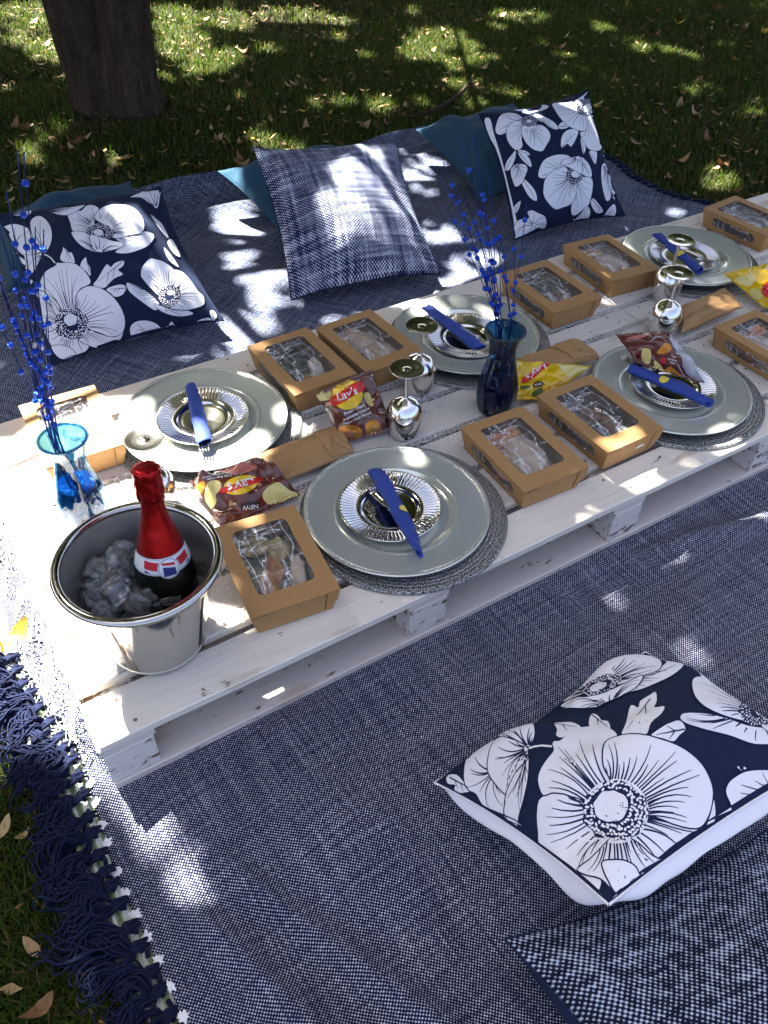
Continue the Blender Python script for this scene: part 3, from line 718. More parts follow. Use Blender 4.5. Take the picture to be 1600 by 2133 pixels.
def pallet(x0, x1, blocks, label, seed):
    p = empty('pallet', (x0, 0, 0)); tag(p, label, 'pallet', 'white painted pallets forming the low table')
    L = x1-x0
    for k, (a, b) in enumerate(ROWS):
        o = board('top_board', (0, a, TH-0.016), (L, b, TH+(0.0008*(k % 2))), M['paint'], p, seed+k)
    for k, bx in enumerate(blocks):
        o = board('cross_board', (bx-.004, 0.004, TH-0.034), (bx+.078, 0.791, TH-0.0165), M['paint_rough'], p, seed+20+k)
        for j, by in enumerate((0.003, 0.36, 0.715)):
            t = MB(); t.box((bx, by, 0.0165), (bx+0.074, by+0.075, TH-0.0345))
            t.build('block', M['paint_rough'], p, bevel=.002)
    for j, by in enumerate((0.0, 0.357, 0.713)):
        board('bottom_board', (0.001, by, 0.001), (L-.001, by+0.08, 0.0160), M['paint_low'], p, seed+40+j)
    for bx in blocks:                                  # nails through every top board
        for k, (a, b) in enumerate(ROWS):
            for q in (0.25, 0.75):
                nx_, ny_ = bx+.037+rnd.uniform(-.022, .022), a+(b-a)*q+rnd.uniform(-.004, .004)
                o = link('nail_head', NAIL, None, p); o.location = (nx_, ny_, TH+.0009+(.0008*(k % 2)))
    # inner stringer behind the front opening, its paint darkened as shade
    for j, by in enumerate((0.12, )):
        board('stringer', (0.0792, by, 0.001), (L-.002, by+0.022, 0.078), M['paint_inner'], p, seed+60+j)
    return p
pallet(0.0, 1.452, (0.0, 0.518, 0.972, 1.374), 'white painted pallet, near part of the low table, under the ice bucket', 1)
pallet(1.456, 2.62, (0.004, 0.5, 1.06), 'white painted pallet, far part of the low table, under the corner food box', 200)
# nail heads
# ------------------------------------------------------------------ lace runner
def net(u0, u1, v0, v1, p, jit, seed):
    g = np.random.default_rng(seed); dy = p*0.5/math.sqrt(3)*1.0
    nodes = {}; edges = []
    nx = int((u1-u0)/p)+1; ny = int((v1-v0)/(p*0.866))+1
    idx = lambda i, j, s: (i, j, s)
    P = {}
    for j in range(ny):
        for i in range(nx):
            bx = u0+(i+0.5*(j % 2))*p; by = v0+j*p*0.866
            for s in (0, 1):
                P[(i, j, s)] = (bx, by+(0 if s == 0 else p*0.577))
    keys = {k: n for n, k in enumerate(P)}
    arr = np.array(list(P.values())); arr = arr+g.normal(0, jit*p, arr.shape)
    for (i, j, s) in P:
        if s == 1:
            if j+1 < ny:
                i2 = i if j % 2 == 0 else i+1
                for ii in (i2-1, i2):
                    if (ii, j+1, 0) in keys: edges.append((keys[(i, j, 1)], keys[(ii, j+1, 0)]))
            edges.append((keys[(i, j, 0)], keys[(i, j, 1)]))
    return arr, np.array(edges)
def ribbons(P, E, N, w):
    a = P[E[:, 0]]; b = P[E[:, 1]]; nr = N[E[:, 0]]
    t = b-a; s = np.cross(t, nr); s /= np.linalg.norm(s, axis=1)[:, None]+1e-9; s *= w/2
    up = nr*w*0.35
    V = np.stack([a-s, a+up, a+s, b-s, b+up, b+s], 1).reshape(-1, 3)
    i = np.arange(len(E))[:, None]*6
    F = np.concatenate([i+np.array([[0, 1, 4, 3]]), i+np.array([[1, 2, 5, 4]])], 0)
    return V, F
A, E = net(0.0, 2.45, 0.10, 0.705, 0.0125, 0.20, 3)
g = np.random.default_rng(8)
edge_in = 0.012*np.sin(A[:, 0]*40)
A[:, 1] += 0.006*np.sin(A[:, 0]*23)
Zt = np.full(len(A), TH+0.0030)
for a, b in zip(ROWS[:-1], ROWS[1:]):                  # it sags a little over the gaps
    c = (a[1]+b[0])/2; Zt -= 0.005*np.exp(-((A[:, 1]-c)/0.007)**2)
P3 = np.stack([A[:, 0], A[:, 1], Zt], 1); N3 = np.tile([0, 0, 1.0], (len(A), 1))
V, F = ribbons(P3, E, N3, 0.0013)
lace = empty('lace_runner', (0, 0.4, TH)); tag(lace, 'white knitted lace runner laid along the pallets and hanging over their left end', 'table runner')
off0 = np.array([0, 0.4, TH])
tag(obj('lace_net', V-off0, F, M['lace'], lace), kind='stuff')
A, E = net(0.0, 0.215, 0.085, 0.735, 0.0135, 0.24, 4)
s = A[:, 0]; y = A[:, 1]
fold = np.sin(y*62+1.3*np.sin(y*17))
drop = np.clip(s, 0, 0.135); rest = np.clip(s-0.135, 0, 1)
x = -0.003-0.30*drop-0.75*rest*0.7+fold*0.010*sm(s, 0.01, 0.09)
z = TH+0.002-0.93*drop*0.97
z = np.where(s > 0.128, np.maximum(z, 0.004+0.006*(1+fold)*0.5), z)
y2 = y+(0.4-y)*0.06*sm(s, 0, .15)
P3 = np.stack([x, y2, z], 1)
N3 = np.tile([-0.93, 0, 0.36], (len(A), 1))
V, F = ribbons(P3, E, N3, 0.0019)
tag(obj('hanging_net', V-off0, F, M['lace'], lace), kind='stuff')
# thick hem of the hanging end
t = MB(); t.tube([(-0.055-0.03-.006*math.sin(q*62), q, .006) for q in np.linspace(.11, .71, 70)], .0022, 5)
t.tube([(-0.002+.001*math.sin(q*80), q, TH+.003) for q in np.linspace(.10, .71, 60)], .0016, 5)
t.build('hem', M['lace'], lace, smooth=True, loc=None).location = tuple(-off0)
# ------------------------------------------------------------------ cushions
class Soft:
    """a stuffed sheet spanned by four corners: TL, TR, BR, BL"""
    def __init__(s, corners, tf, tb, k=0.05, seed=0, wr=0.004, pw=0.5, ends=False, bulge=0.0):
        s.c = [np.asarray(c, float) for c in corners]; s.o = sum(s.c)/4
        n = np.cross(s.c[1]-s.c[3], s.c[0]-s.c[2]); n = -n/np.linalg.norm(n)
        n = np.cross(s.c[2]-s.c[3], s.c[0]-s.c[3]); n = n/np.linalg.norm(n)
        s.n = n; s.tf = tf; s.tb = tb; s.k = k; s.seed = seed; s.wr = wr; s.pw = pw; s.ends = ends; s.bvh = None; s.bulge = bulge
    def pos(s, u, v, side=1, off=0.0):
        u = np.asarray(u, float); v = np.asarray(v, float)
        if s.ends: uu = u*(1-s.k*(1-v**2)); vv = v
        else: uu = u*(1-s.k*(1-v**2)); vv = v*(1-s.k*(1-u**2))
        if side < 0 and s.bulge:                       # the back swells out past the seam
            e = np.maximum(np.abs(u), np.abs(v)); co = 1-np.minimum(np.abs(u), np.abs(v))**5
            q = 1+s.bulge*np.sin(PI*np.clip((1-e)/0.30, 0, 1))*co; uu = uu*q; vv = vv*q
        a = (uu+1)/2; b = (vv+1)/2
        P = ((1-a)*b)[..., None]*s.c[0]+(a*b)[..., None]*s.c[1]+(a*(1-b))[..., None]*s.c[2]+((1-a)*(1-b))[..., None]*s.c[3]
        if s.ends:
            vb = np.clip(np.abs(v)/0.88, 0, 1)
            pr = np.clip((1-u**2)*(1-vb**3), 0, 1)**s.pw
        else: pr = np.clip((1-u**2)*(1-v**2), 0, 1)**s.pw
        T = s.tf if side > 0 else s.tb
        w = s.wr*1.6*(fnoise(u*1.0+7, v*1.0+3, s.seed, ((1.6, 1.0), (3.7, 0.5)))+0.6*np.sin((u*9+v*7)+3*np.sin(u*4+s.seed))*np.clip(np.abs(u)+np.abs(v)-0.8, 0, 1))
        h = side*T*pr+w*np.clip(pr*2.5, 0, 1)
        if s.ends: h = h+0.0016*np.sin(u*60)*(np.abs(v) > 0.9)+s.wr*0.9*np.sin(u*13+s.seed)*np.clip((np.abs(v)-0.55)/0.3, 0, 1)*np.clip(1.25-np.abs(v)*.9, 0, 1)
        P = P+(h+off)[..., None]*s.n
        return P
    def normal(s, u, v, side=1):
        e = 0.01
        u = np.clip(u, -.98, .98); v = np.clip(v, -.98, .98)
        du = s.pos(u+e, v, side)-s.pos(u-e, v, side); dv = s.pos(u, v+e, side)-s.pos(u, v-e, side)
        n = np.cross(du, dv); n /= np.linalg.norm(n, axis=-1)[..., None]+1e-12
        return n*np.where((n@s.n) < 0, -1, 1)[..., None]*side if False else n*np.sign((n@s.n))[..., None]*side
    def surf(s, u, v, off, side=1):
        u = np.clip(u, -.995, .995); v = np.clip(v, -.995, .995)
        return s.pos(u, v, side)+off*s.normal(u, v, side)
    def panel(s, name, side, mat, parent, n=56, org=None):
        t = np.sin(np.linspace(-PI/2, PI/2, n)*0.93)/math.sin(PI/2*0.93)
        U, V = np.meshgrid(t, t, indexing='ij')
        P = s.pos(U, V, side)-(s.o if org is None else org)
        w = np.linalg.norm(s.c[1]-s.c[0])/2; h = np.linalg.norm(s.c[0]-s.c[3])/2
        F = grid_faces(n, n)
        if side < 0: F = F[:, ::-1]
        return obj(name, P.reshape(-1, 3), np.ascontiguousarray(F), mat, parent, uv=np.stack([U*w+s.seed*.31, V*h], 2).reshape(-1, 2), smooth=True)
    def px2uv(s, q):
        if s.bvh is None:
            n = 48; t = np.sin(np.linspace(-PI/2, PI/2, n)*0.93)/math.sin(PI/2*0.93)
            U, V = np.meshgrid(t, t, indexing='ij'); P = s.pos(U, V, 1).reshape(-1, 3); F = grid_faces(n, n)
            tri = np.concatenate([F[:, [0, 1, 2]], F[:, [0, 2, 3]]], 0)
            s.uvv = np.stack([U, V], 2).reshape(-1, 2); s.tri = tri; s.P = P
            s.bvh = BVHTree.FromPolygons([tuple(p) for p in P], [tuple(map(int, f)) for f in tri])
        out = []
        for px, py in q:
            d = ray(px, py); d = d/np.linalg.norm(d)
            loc, nor, idx, dist = s.bvh.ray_cast(Vector(CAM), Vector(d))
            if loc is None:
                t_ = ((s.o+s.n*s.tf*.35-CAM)@s.n)/(d@s.n); X = CAM+d*t_-s.o
                eu = (s.c[1]+s.c[2]-s.c[0]-s.c[3])/4; ev = (s.c[0]+s.c[1]-s.c[2]-s.c[3])/4
                Am = np.array([[eu@eu, eu@ev], [eu@ev, ev@ev]]); r = np.linalg.solve(Am, [eu@X, ev@X])
                out.append(np.clip(r, -0.985, 0.985))
            else:
                a, b, c = s.P[s.tri[idx]]; L = np.array(loc)
                v0, v1, v2 = b-a, c-a, L-a; d00, d01, d11, d20, d21 = v0@v0, v0@v1, v1@v1, v2@v0, v2@v1
                de = d00*d11-d01*d01+1e-20; w1 = (d11*d20-d01*d21)/de; w2 = (d00*d21-d01*d20)/de
                A, B, Cc = s.uvv[s.tri[idx]]; out.append(A*(1-w1-w2)+B*w1+Cc*w2)
        return np.array(out)

def fill_uv(poly, step):
    """triangulated fill of a polygon in uv, fine enough to follow the curved cloth"""
    poly = np.asarray(poly)
    keep = [0]
    for i in range(1, len(poly)):
        if np.linalg.norm(poly[i]-poly[keep[-1]]) > 1e-3: keep.append(i)
    if np.linalg.norm(poly[keep[-1]]-poly[keep[0]]) < 1e-3: keep = keep[:-1]
    poly = poly[keep]; n = len(poly)
    if n < 3: return np.zeros((0, 2)), []
    lo, hi = poly.min(0), poly.max(0)
    gx_ = np.arange(lo[0]+step/2, hi[0], step); gy_ = np.arange(lo[1]+step/2, hi[1], step)
    pts = [Vector(p) for p in poly]
    if len(gx_) and len(gy_):
        GX, GY = np.meshgrid(gx_, gy_); GX = GX.ravel(); GY = GY.ravel()
        m = in_poly(poly, GX, GY); pts += [Vector((a, b)) for a, b in zip(GX[m], GY[m])]
    ov, oe, of, _, _, _ = delaunay_2d_cdt(pts, [(i, (i+1) % n) for i in range(n)], [list(range(n))], 1, 1e-6)
    return np.array([(p[0], p[1]) for p in ov]), [tuple(x) for x in of]

class Print:
    """flat print on a soft surface, drawn in photograph pixels"""
    def __init__(s, soft, origin, scale, base=0.0006):
        s.S = soft; s.o = origin; s.k = scale; s.base = base; s.off = base; s.cnt = 0; s.side = 1; s.new()
    def new(s): s.v = []; s.f = []; s.m = []
    def px(s, q): q = np.asarray(q, float); return q/s.k+np.array(s.o)
    def uv(s, q): return s.S.px2uv(s.px(q))
    def _add(s, uv, faces, mi, off):
        b = len(s.v); P = s.S.surf(uv[:, 0], uv[:, 1], off, s.side)-s.S.o
        s.v += [tuple(p) for p in P]; s.f += [tuple(i+b for i in f) for f in faces]; s.m += [mi]*len(faces)
    def fill(s, pts, mi=0, sub=5, step=0.038, smooth=True, lift=0.00024):
        q = catmull_closed(pts, sub) if smooth else np.asarray(pts, float)
        uv = s.uv(q); V, F = fill_uv(uv, step); s.off += lift
        if len(F): s._add(V, F, mi, s.off)
        return q, uv
    def line(s, pts, w, mi=1, closed=False, taper=False, lift=0.00014):
        uv = s.uv(np.asarray(pts)) if not isinstance(pts, tuple) else pts[0]
        s.lineuv(uv, w, mi, closed, taper, lift)
    def lineuv(s, uv, w, mi=1, closed=False, taper=False, lift=0.00014):
        off = s.off+lift
        P = s.S.surf(uv[:, 0], uv[:, 1], off, s.side); N = s.S.normal(uv[:, 0], uv[:, 1], s.side)
        n = len(P)
        if n < 2: return
        T = np.roll(P, -1, 0)-np.roll(P, 1, 0)
        if not closed: T[0] = P[1]-P[0]; T[-1] = P[-1]-P[-2]
        B = np.cross(T, N); B /= np.linalg.norm(B, axis=1)[:, None]+1e-9
        ww = np.full(n, w/2) if not taper else w/2*(1.15-0.70*np.linspace(0, 1, n)**2)
        A = P-B*ww[:, None]-s.S.o; D = P+B*ww[:, None]-s.S.o; b = len(s.v)
        for i in range(n): s.v += [tuple(A[i]), tuple(D[i])]
        for i in range(n if closed else n-1):
            j = (i+1) % n; s.f.append((b+2*i, b+2*i+1, b+2*j+1, b+2*j)); s.m.append(mi)
    def petal(s, pts, c, r0, lw, veins=9, seed=0):
        g = random.Random(seed); q, uv = s.fill(pts)
        s.lineuv(uv, lw, 1, True)
        c = np.array(c, float); n = len(q); dist = np.linalg.norm(q-c, axis=1)
        ordr = [i for i in range(n) if dist[i] > r0*1.7]
        if not ordr or not veins: return
        step = max(1, len(ordr)//veins); pa = q[ordr].mean(0)-c; pn = math.hypot(*pa)+1e-9
        sgn = lambda i: max(-1, min(1, 2.2*(pa[0]*(q[i]-c)[1]-pa[1]*(q[i]-c)[0])/pn/(np.linalg.norm(q[i]-c)+1e-9)))
        for i in ordr[::step]:
            d = q[i]-c; a = r0*1.08/dist[i]; b = g.uniform(.6, .94)
            if b-a < .15: continue
            nrm = np.array([-d[1], d[0]]); bend = .20*sgn(i)*g.uniform(.4, 1.1)+g.uniform(-.05, .05)
            ts = np.linspace(a, b, 13); L = np.array([c+d*t+nrm*bend*(t-a)*(t-b)*5 for t in ts])
            m = in_poly(q, L[:, 0], L[:, 1])
            if m.sum() < 3: continue
            st = np.argmax(m); en = len(m)-np.argmax(m[::-1]); L = L[st:en]
            if not m[st:en].all() or len(L) < 3: continue
            s.line(L, lw*g.uniform(.75, 1.1), 1, False, True)
    def leaf(s, pts, lw):
        q, uv = s.fill(pts, sub=2, smooth=False) if False else s.fill(pts, sub=3)
        c = q.mean(0); d = np.linalg.norm(q-c, axis=1); i = int(np.argmax(d)); tip = q[i]
        j = int(np.argmax(np.linalg.norm(q-tip, axis=1))); base = q[j]
        s.line(np.array([base+(tip-base)*t for t in np.linspace(0.02, .85, 6)]), lw, 1, False, True)
        for t in (.3, .5, .68):
            p = base+(tip-base)*t; ax = tip-base; nr = np.array([-ax[1], ax[0]])
            for sg in (-1, 1): 
                L = np.array([p+(ax*.22+nr*.2*sg)*k for k in (0, .5, 1)])
                if in_poly(q, L[:, 0], L[:, 1]).all(): s.line(L, lw*.7, 1, False, True)
    def stamens(s, c, rx, ry, ang, ic=None, irx=None, iry=None, n=46, seed=0):
        g = random.Random(seed); a = math.radians(ang); ca, sa = math.cos(a), math.sin(a)
        E = lambda t, f, cx=c, ax=rx, by=ry: (cx[0]+ax*f*math.cos(t)*ca-by*f*math.sin(t)*sa, cx[1]+ax*f*math.cos(t)*sa+by*f*math.sin(t)*ca)
        s.fill([E(2*PI*k/40, g.uniform(.93, 1.08)) for k in range(40)], 1, sub=1, step=.04)
        ic = ic or c; irx = irx or rx*.42; iry = iry or ry*.42
        s.fill([E(2*PI*k/20, g.uniform(.94, 1.06), ic, irx, iry) for k in range(20)], 0, sub=2, step=.04)
        fi = irx/rx
        for ringf, cnt in ((.92, n), (.77, int(n*.85)), (.62, int(n*.65)), (.48, int(n*.5))):
            if ringf < fi-.15: continue
            for k in range(cnt):
                t = 2*PI*(k+g.uniform(-.25, .25))/cnt; f = ringf+g.uniform(-.05, .05)
                p = E(t, f); r = rx*0.056*g.uniform(.75, 1.15); rot = g.uniform(0, PI)
                if ((p[0]-ic[0])**2/(irx*1.12)**2+(p[1]-ic[1])**2/(iry*1.12)**2) < 1: continue
                s.fill([(p[0]+r*1.25*math.cos(u)*math.cos(rot)-r*.75*(ry/rx)**.5*math.sin(u)*math.sin(rot), p[1]+(ry/rx)**.5*(r*1.25*math.cos(u)*math.sin(rot)+r*.75*math.sin(u)*math.cos(rot))) for u in np.linspace(0, 2*PI, 6, endpoint=False)], 0, sub=1, step=9, smooth=False, lift=0.0)
        for k in range(16):
            t = g.uniform(-.6, 1.9); f = g.uniform(.55, .95); p = E(t, f, ic, irx, iry); r = rx*.025
            s.fill([(p[0]+r, p[1]), (p[0], p[1]+r), (p[0]-r, p[1]), (p[0], p[1]-r)], 1, sub=1, step=9, smooth=False, lift=0.0)
    def done(s, name, mats, parent):
        if s.v: obj(name, s.v, s.f, mats, parent, mat_idx=s.m)
        s.new(); s.cnt += 1; s.off = s.base+(s.cnt % 5)*.00015

PM = [M['print_white'], M['print_navy']]
def cushion(name, corners, tf, tb, mf, mb, label, k=0.05, seed=0, wr=0.004, seam=None, n=56, pw=0.62, bulge=0.0):
    S = Soft(corners, tf, tb, k, seed, wr, pw, False, bulge)
    root = empty(name, tuple(S.o)); tag(root, label, 'cushion')
    S.panel('front_panel', 1, mf, root, n); S.panel('back_panel', -1, mb, root, n)
    t = np.linspace(-1, 1, 40)
    bd = np.concatenate([np.stack([t, np.full(40, -1)], 1), np.stack([np.full(40, 1), t], 1), np.stack([-t, np.full(40, 1)], 1), np.stack([np.full(40, -1), -t], 1)])
    pts = S.pos(bd[:, 0], bd[:, 1], 1)-S.o
    m = MB(); m.tube(list(pts), 0.0017, 6, cap=False); m.build('seam', seam or mb, root, smooth=True)
    return S, root
A3 = lambda px, py, z: at(px, py, z)
# teal cushions lying flat
cushion('teal_cushion', [(0.22, 1.78, .10), (0.68, 1.83, .10), (0.66, 1.38, .09), (0.20, 1.36, .09)], .09, .08, M['teal'], M['teal'], 'plain teal cushion lying under the left flower cushion', .09, 1, .006)
cushion('teal_cushion', [A3(455, 357, .13), A3(716, 303, .15), (1.36, 1.28, .08), A3(600, 514, .06)], .095, .06, M['teal'], M['teal'], 'plain teal cushion lying under the tweed cushion in the middle', .10, 2, .008)
cushion('teal_cushion', [A3(867, 270, .12), (2.06, 1.72, .15), (2.02, 1.28, .08), A3(1000, 418, .06)], .11, .06, M['teal'], M['teal'], 'plain teal cushion lying under the right flower cushion', .09, 3, .008)
# middle tweed
cushion('tweed_cushion', [A3(527, 308, .30), A3(824, 294, .29), A3(917, 570, .055), A3(607, 625, .06)], .085, .06, M['tweed_plaid'], M['navy'], 'navy and white tweed cushion leaning in the middle behind the table', .075, 4, .006, n=72)
# right flower cushion
SR, r = cushion('flower_cushion', [A3(998, 237, .305), A3(1225, 187, .322), A3(1302, 450, .055), A3(1072, 500, .045)], .085, .06, M['navy'], M['white_cotton'], 'navy cushion with white poppies, standing up behind the far end of the table', .085, 5, .005, n=72, seam=M['navy'])
Pr = Print(SR, (990, 180), 1600/330)
LW = .0013
Pr.fill([(95, 345), (150, 330), (190, 480), (270, 740), (405, 1290), (415, 1370), (350, 1400), (290, 1150), (215, 800), (150, 540)], 0); Pr.done('white_border', PM, r)
for k, q in enumerate([[(205,450),(215,380),(250,300),(320,270),(420,280),(480,330),(400,400),(310,470),(240,490)], [(315,470),(330,410),(400,350),(480,370),(470,440),(475,560),(480,600),(450,640),(400,640),(350,590),(320,530)],
                       [(590,290),(650,290),(740,330),(800,370),(840,420),(820,440),(750,420),(690,370),(630,350)], [(465,460),(480,400),(560,400),(650,390),(710,420),(750,470),(755,530),(710,610),(680,655),(630,655),(570,630),(510,570),(475,500)]]):
    Pr.petal(q, (545, 355), 75, LW, 11, k)
Pr.stamens((545, 355), 80, 58, 0, (545, 358), 28, 18, 30, 1); Pr.done('flower_print', PM, r)
for k, q in enumerate([[(1000,165),(1090,90),(1140,55),(1160,110),(1190,170),(1200,270),(1140,290),(1060,240)], [(1120,300),(1190,300),(1230,350),(1270,470),(1275,590),(1250,650),(1150,640),(1090,560),(1055,470),(1110,440)], [(780,180),(900,170),(1000,165),(1080,260),(1125,330),(1115,440),(1050,450),(950,410),(860,330),(800,240)]]):
    Pr.petal(q, (1110, 215), 90, LW, 11, 10+k)
Pr.stamens((1110, 215), 92, 88, 0, (1130, 222), 38, 40, 30, 2); Pr.done('flower_print', PM, r)
for k, q in enumerate([[(635,910),(650,820),(700,740),(800,695),(900,690),(960,720),(930,800),(900,830),(760,870),(700,930)], [(685,1050),(700,950),(760,870),(900,815),(960,900),(1030,1000),(1010,1120),(960,1190),(890,1220),(800,1240),(720,1160),(690,1100)],
                       [(1030,990),(1090,910),(1170,930),(1185,1020),(1150,1180),(1100,1230),(1020,1295),(970,1290),(970,1190),(1010,1110)]]):
    Pr.petal(q, (995, 905), 85, LW, 13, 20+k)
Pr.stamens((995, 905), 85, 88, 0, (1010, 890), 42, 36, 30, 3)
for k, q in enumerate([[(1060,715),(1120,760),(1160,830),(1170,915),(1120,910),(1070,880),(1080,800)], [(860,790),(900,740),(1000,715),(1050,715),(1075,800),(1065,885),(980,840),(910,810)]]):
    Pr.petal(q, (1030, 720), 20, LW, 8, 30+k)
Pr.done('flower_print', PM, r)
for q, c in (([(360,870),(370,820),(420,785),(500,790),(528,840),(500,920),(470,980),(410,1015),(375,940)], (420, 785)), ([(385,1500),(400,1400),(450,1345),(540,1330),(525,1270),(570,1250),(640,1280),(700,1310),(720,1370),(700,1430),(620,1470),(540,1500),(430,1550)], (595, 1400)),
             ([(1275,800),(1310,780),(1350,850),(1370,1000),(1365,1130),(1320,1155),(1285,1040),(1270,920)], (1300, 790)), ([(1290,700),(1340,780),(1390,920),(1460,1110),(1400,1060),(1370,990)], (1290, 700))):
    Pr.petal(q, c, 14, LW, 9, 40); Pr.done('bud_print', PM, r)
for q in [[(840,400),(880,360),(920,375),(950,405),(900,430),(850,430)], [(870,620),(870,520),(920,450),(1010,430),(1040,460),(1000,560),(960,610),(930,580)], [(1065,520),(1110,600),(1110,650),(1090,680),(1070,600)], [(1150,655),(1220,660),(1225,720),(1210,785),(1170,720)],
          [(295,860),(320,760),(380,680),(410,650),(400,740),(350,840),(310,850)], [(435,660),(490,670),(550,740),(565,815),(500,770),(450,710)], [(430,650),(500,650),(555,690),(500,695)], [(470,960),(500,940),(600,1050),(620,1155),(550,1120),(490,1020)],
          [(1165,1180),(1190,1130),(1240,1180),(1290,1260),(1220,1275)], [(1000,1360),(1060,1290),(1130,1210),(1160,1280),(1110,1360)], [(1305,1300),(1350,1230),(1400,1190),(1420,1250),(1400,1310),(1340,1330)], [(385,1230),(460,1155),(440,1240),(400,1290)], [(470,270),(520,220),(600,195),(700,190),(740,210),(680,245),(600,260),(500,280)]]:
    Pr.leaf(q, LW); Pr.done('leaf_print', PM, r)
# left flower cushion
SL, r = cushion('flower_cushion', [A3(-8, 445, .25), A3(334, 389, .255), A3(466, 667, .055), A3(102, 765, .055)], .085, .06, M['navy'], M['white_cotton'], 'navy cushion with white poppies, leaning at the left behind the blue bead sprays', .085, 6, .006, n=72, seam=M['navy'])
Pr = Print(SL, (0, 380), 1600/480)
LW = .0014
c = (500, 985)
for k, q in enumerate([[(225,800),(245,755),(310,760),(345,800),(400,930),(420,1050),(330,1010),(280,960),(240,890)], [(280,970),(400,1030),(500,1080),(620,1100),(600,1170),(530,1200),(450,1230),(400,1200),(360,1140),(320,1060)], [(275,745),(285,680),(320,620),(385,580),(395,560),(430,560),(480,558),(540,575),(600,630),(630,700),(560,740),(525,800),(520,880),(400,930),(340,790),(300,755)],
                       [(600,1000),(700,1050),(800,1070),(858,1020),(830,1100),(760,1130),(680,1150),(610,1130),(540,1080)], [(525,870),(530,790),(560,745),(620,720),(700,735),(780,790),(840,870),(868,960),(850,1040),(780,1070),(700,1050),(610,1010),(560,940)]]):
    Pr.petal(q, c, 105, LW, 16, 50+k)
Pr.petal([(360,1140),(420,1130),(490,1150),(530,1200),(480,1230),(420,1225),(380,1190)], (420, 1250), 20, LW, 0, 58)
Pr.stamens(c, 112, 108, 0, (490, 955), 46, 42, 40, 4); Pr.done('flower_print', PM, r)
c = (700, 345)
for k, q in enumerate([[(470,215),(510,190),(560,200),(600,165),(650,160),(690,190),(660,260),(650,330),(600,350),(510,340),(490,290)], [(790,390),(900,375),(985,350),(1010,340),(1060,355),(1068,390),(1030,440),(970,470),(880,495),(800,485),(860,430)],
                       [(655,250),(690,195),(740,165),(830,155),(910,170),(970,220),(1000,290),(985,350),(900,370),(790,390),(720,300)]]): Pr.petal(q, c, 85, LW, 14, 60+k)
Pr.stamens(c, 92, 54, 8, (685, 352), 34, 24, 34, 5)
for k, q in enumerate([[(500,350),(560,345),(620,370),(640,440),(680,490),(600,465),(550,430),(515,390)], [(625,370),(700,385),(790,410),(860,420),(850,450),(780,475),(690,490),(645,460)]]): Pr.petal(q, (690, 490), 24, LW, 8, 66+k)
Pr.done('flower_print', PM, r)
c = (1175, 790)
for k, q in enumerate([[(875,705),(900,700),(990,740),(1060,790),(1110,850),(1080,890),(1010,850),(930,790),(890,750)], [(1200,610),(1260,620),(1320,680),(1370,750),(1410,790),(1415,850),(1340,880),(1250,890),(1180,870),(1240,760),(1235,680)], [(975,640),(990,580),(1040,530),(1085,535),(1130,550),(1190,590),(1230,650),(1250,710),(1180,760),(1110,790),(1050,740),(995,680)]]): Pr.petal(q, c, 75, LW, 12, 70+k)
Pr.stamens(c, 76, 76, 0, (1185, 768), 26, 18, 32, 6); Pr.petal([(1070,845),(1130,860),(1200,880),(1300,890),(1340,915),(1260,930),(1180,920),(1110,890)], (1130, 850), 12, LW, 5, 75); Pr.done('flower_print', PM, r)
for q, c in (([(210,290),(230,250),(280,235),(330,270),(360,330),(362,400),(340,460),(305,490),(260,440),(225,360)], (300, 500)), ([(5,350),(30,310),(90,290),(150,300),(205,335),(130,390),(115,470),(130,560),(80,520),(30,440)], (230, 520)), ([(115,440),(140,380),(200,340),(240,360),(290,480),(270,560),(220,640),(150,680),(120,600)], (295, 500)),
             ([(900,1030),(915,985),(960,960),(1030,960),(1100,990),(1130,1050),(1050,1070),(930,1085)], (1050, 1090)), ([(905,105),(960,80),(1050,40),(1115,25),(1110,100),(1090,180),(1040,150),(980,110)], (1080, 180)), ([(350,200),(430,180),(500,175),(590,160),(540,200),(470,230),(400,225)], (340, 200)), ([(90,215),(160,208),(220,200),(200,230),(110,235)], (60, 220))):
    Pr.petal(q, c, 14, LW, 9, 80); Pr.done('bud_print', PM, r)
Pr.line(np.array([(305,500),(330,508),(355,525),(385,562)]), .0028, 0, lift=.0002); Pr.done('stem_print', PM, r)
for q in [[(420,520),(435,480),(445,450),(480,490),(500,490),(520,565),(460,555),(430,545)], [(560,590),(570,550),(600,520),(605,560),(625,590),(628,650),(600,620)], [(650,715),(680,670),(720,600),(745,570),(770,590),(800,560),(858,545),(855,580),(820,610),(855,640),(800,665),(760,700),(720,735)], [(740,745),(790,720),(850,712),(875,735),(850,780),(800,795),(770,770)],
          [(1165,1020),(1190,965),(1215,1000),(1225,1020)], [(1045,225),(1090,260),(1130,300),(1170,390),(1110,330),(1070,270)], [(1160,420),(1190,395),(1230,460),(1250,520),(1200,490)], [(1135,450),(1190,510),(1240,590),(1170,540)], [(1455,900),(1480,890),(1505,930),(1480,960)], [(1375,960),(1450,940),(1470,970),(1400,990)]]:
    Pr.leaf(q, LW); Pr.done('leaf_print', PM, r)
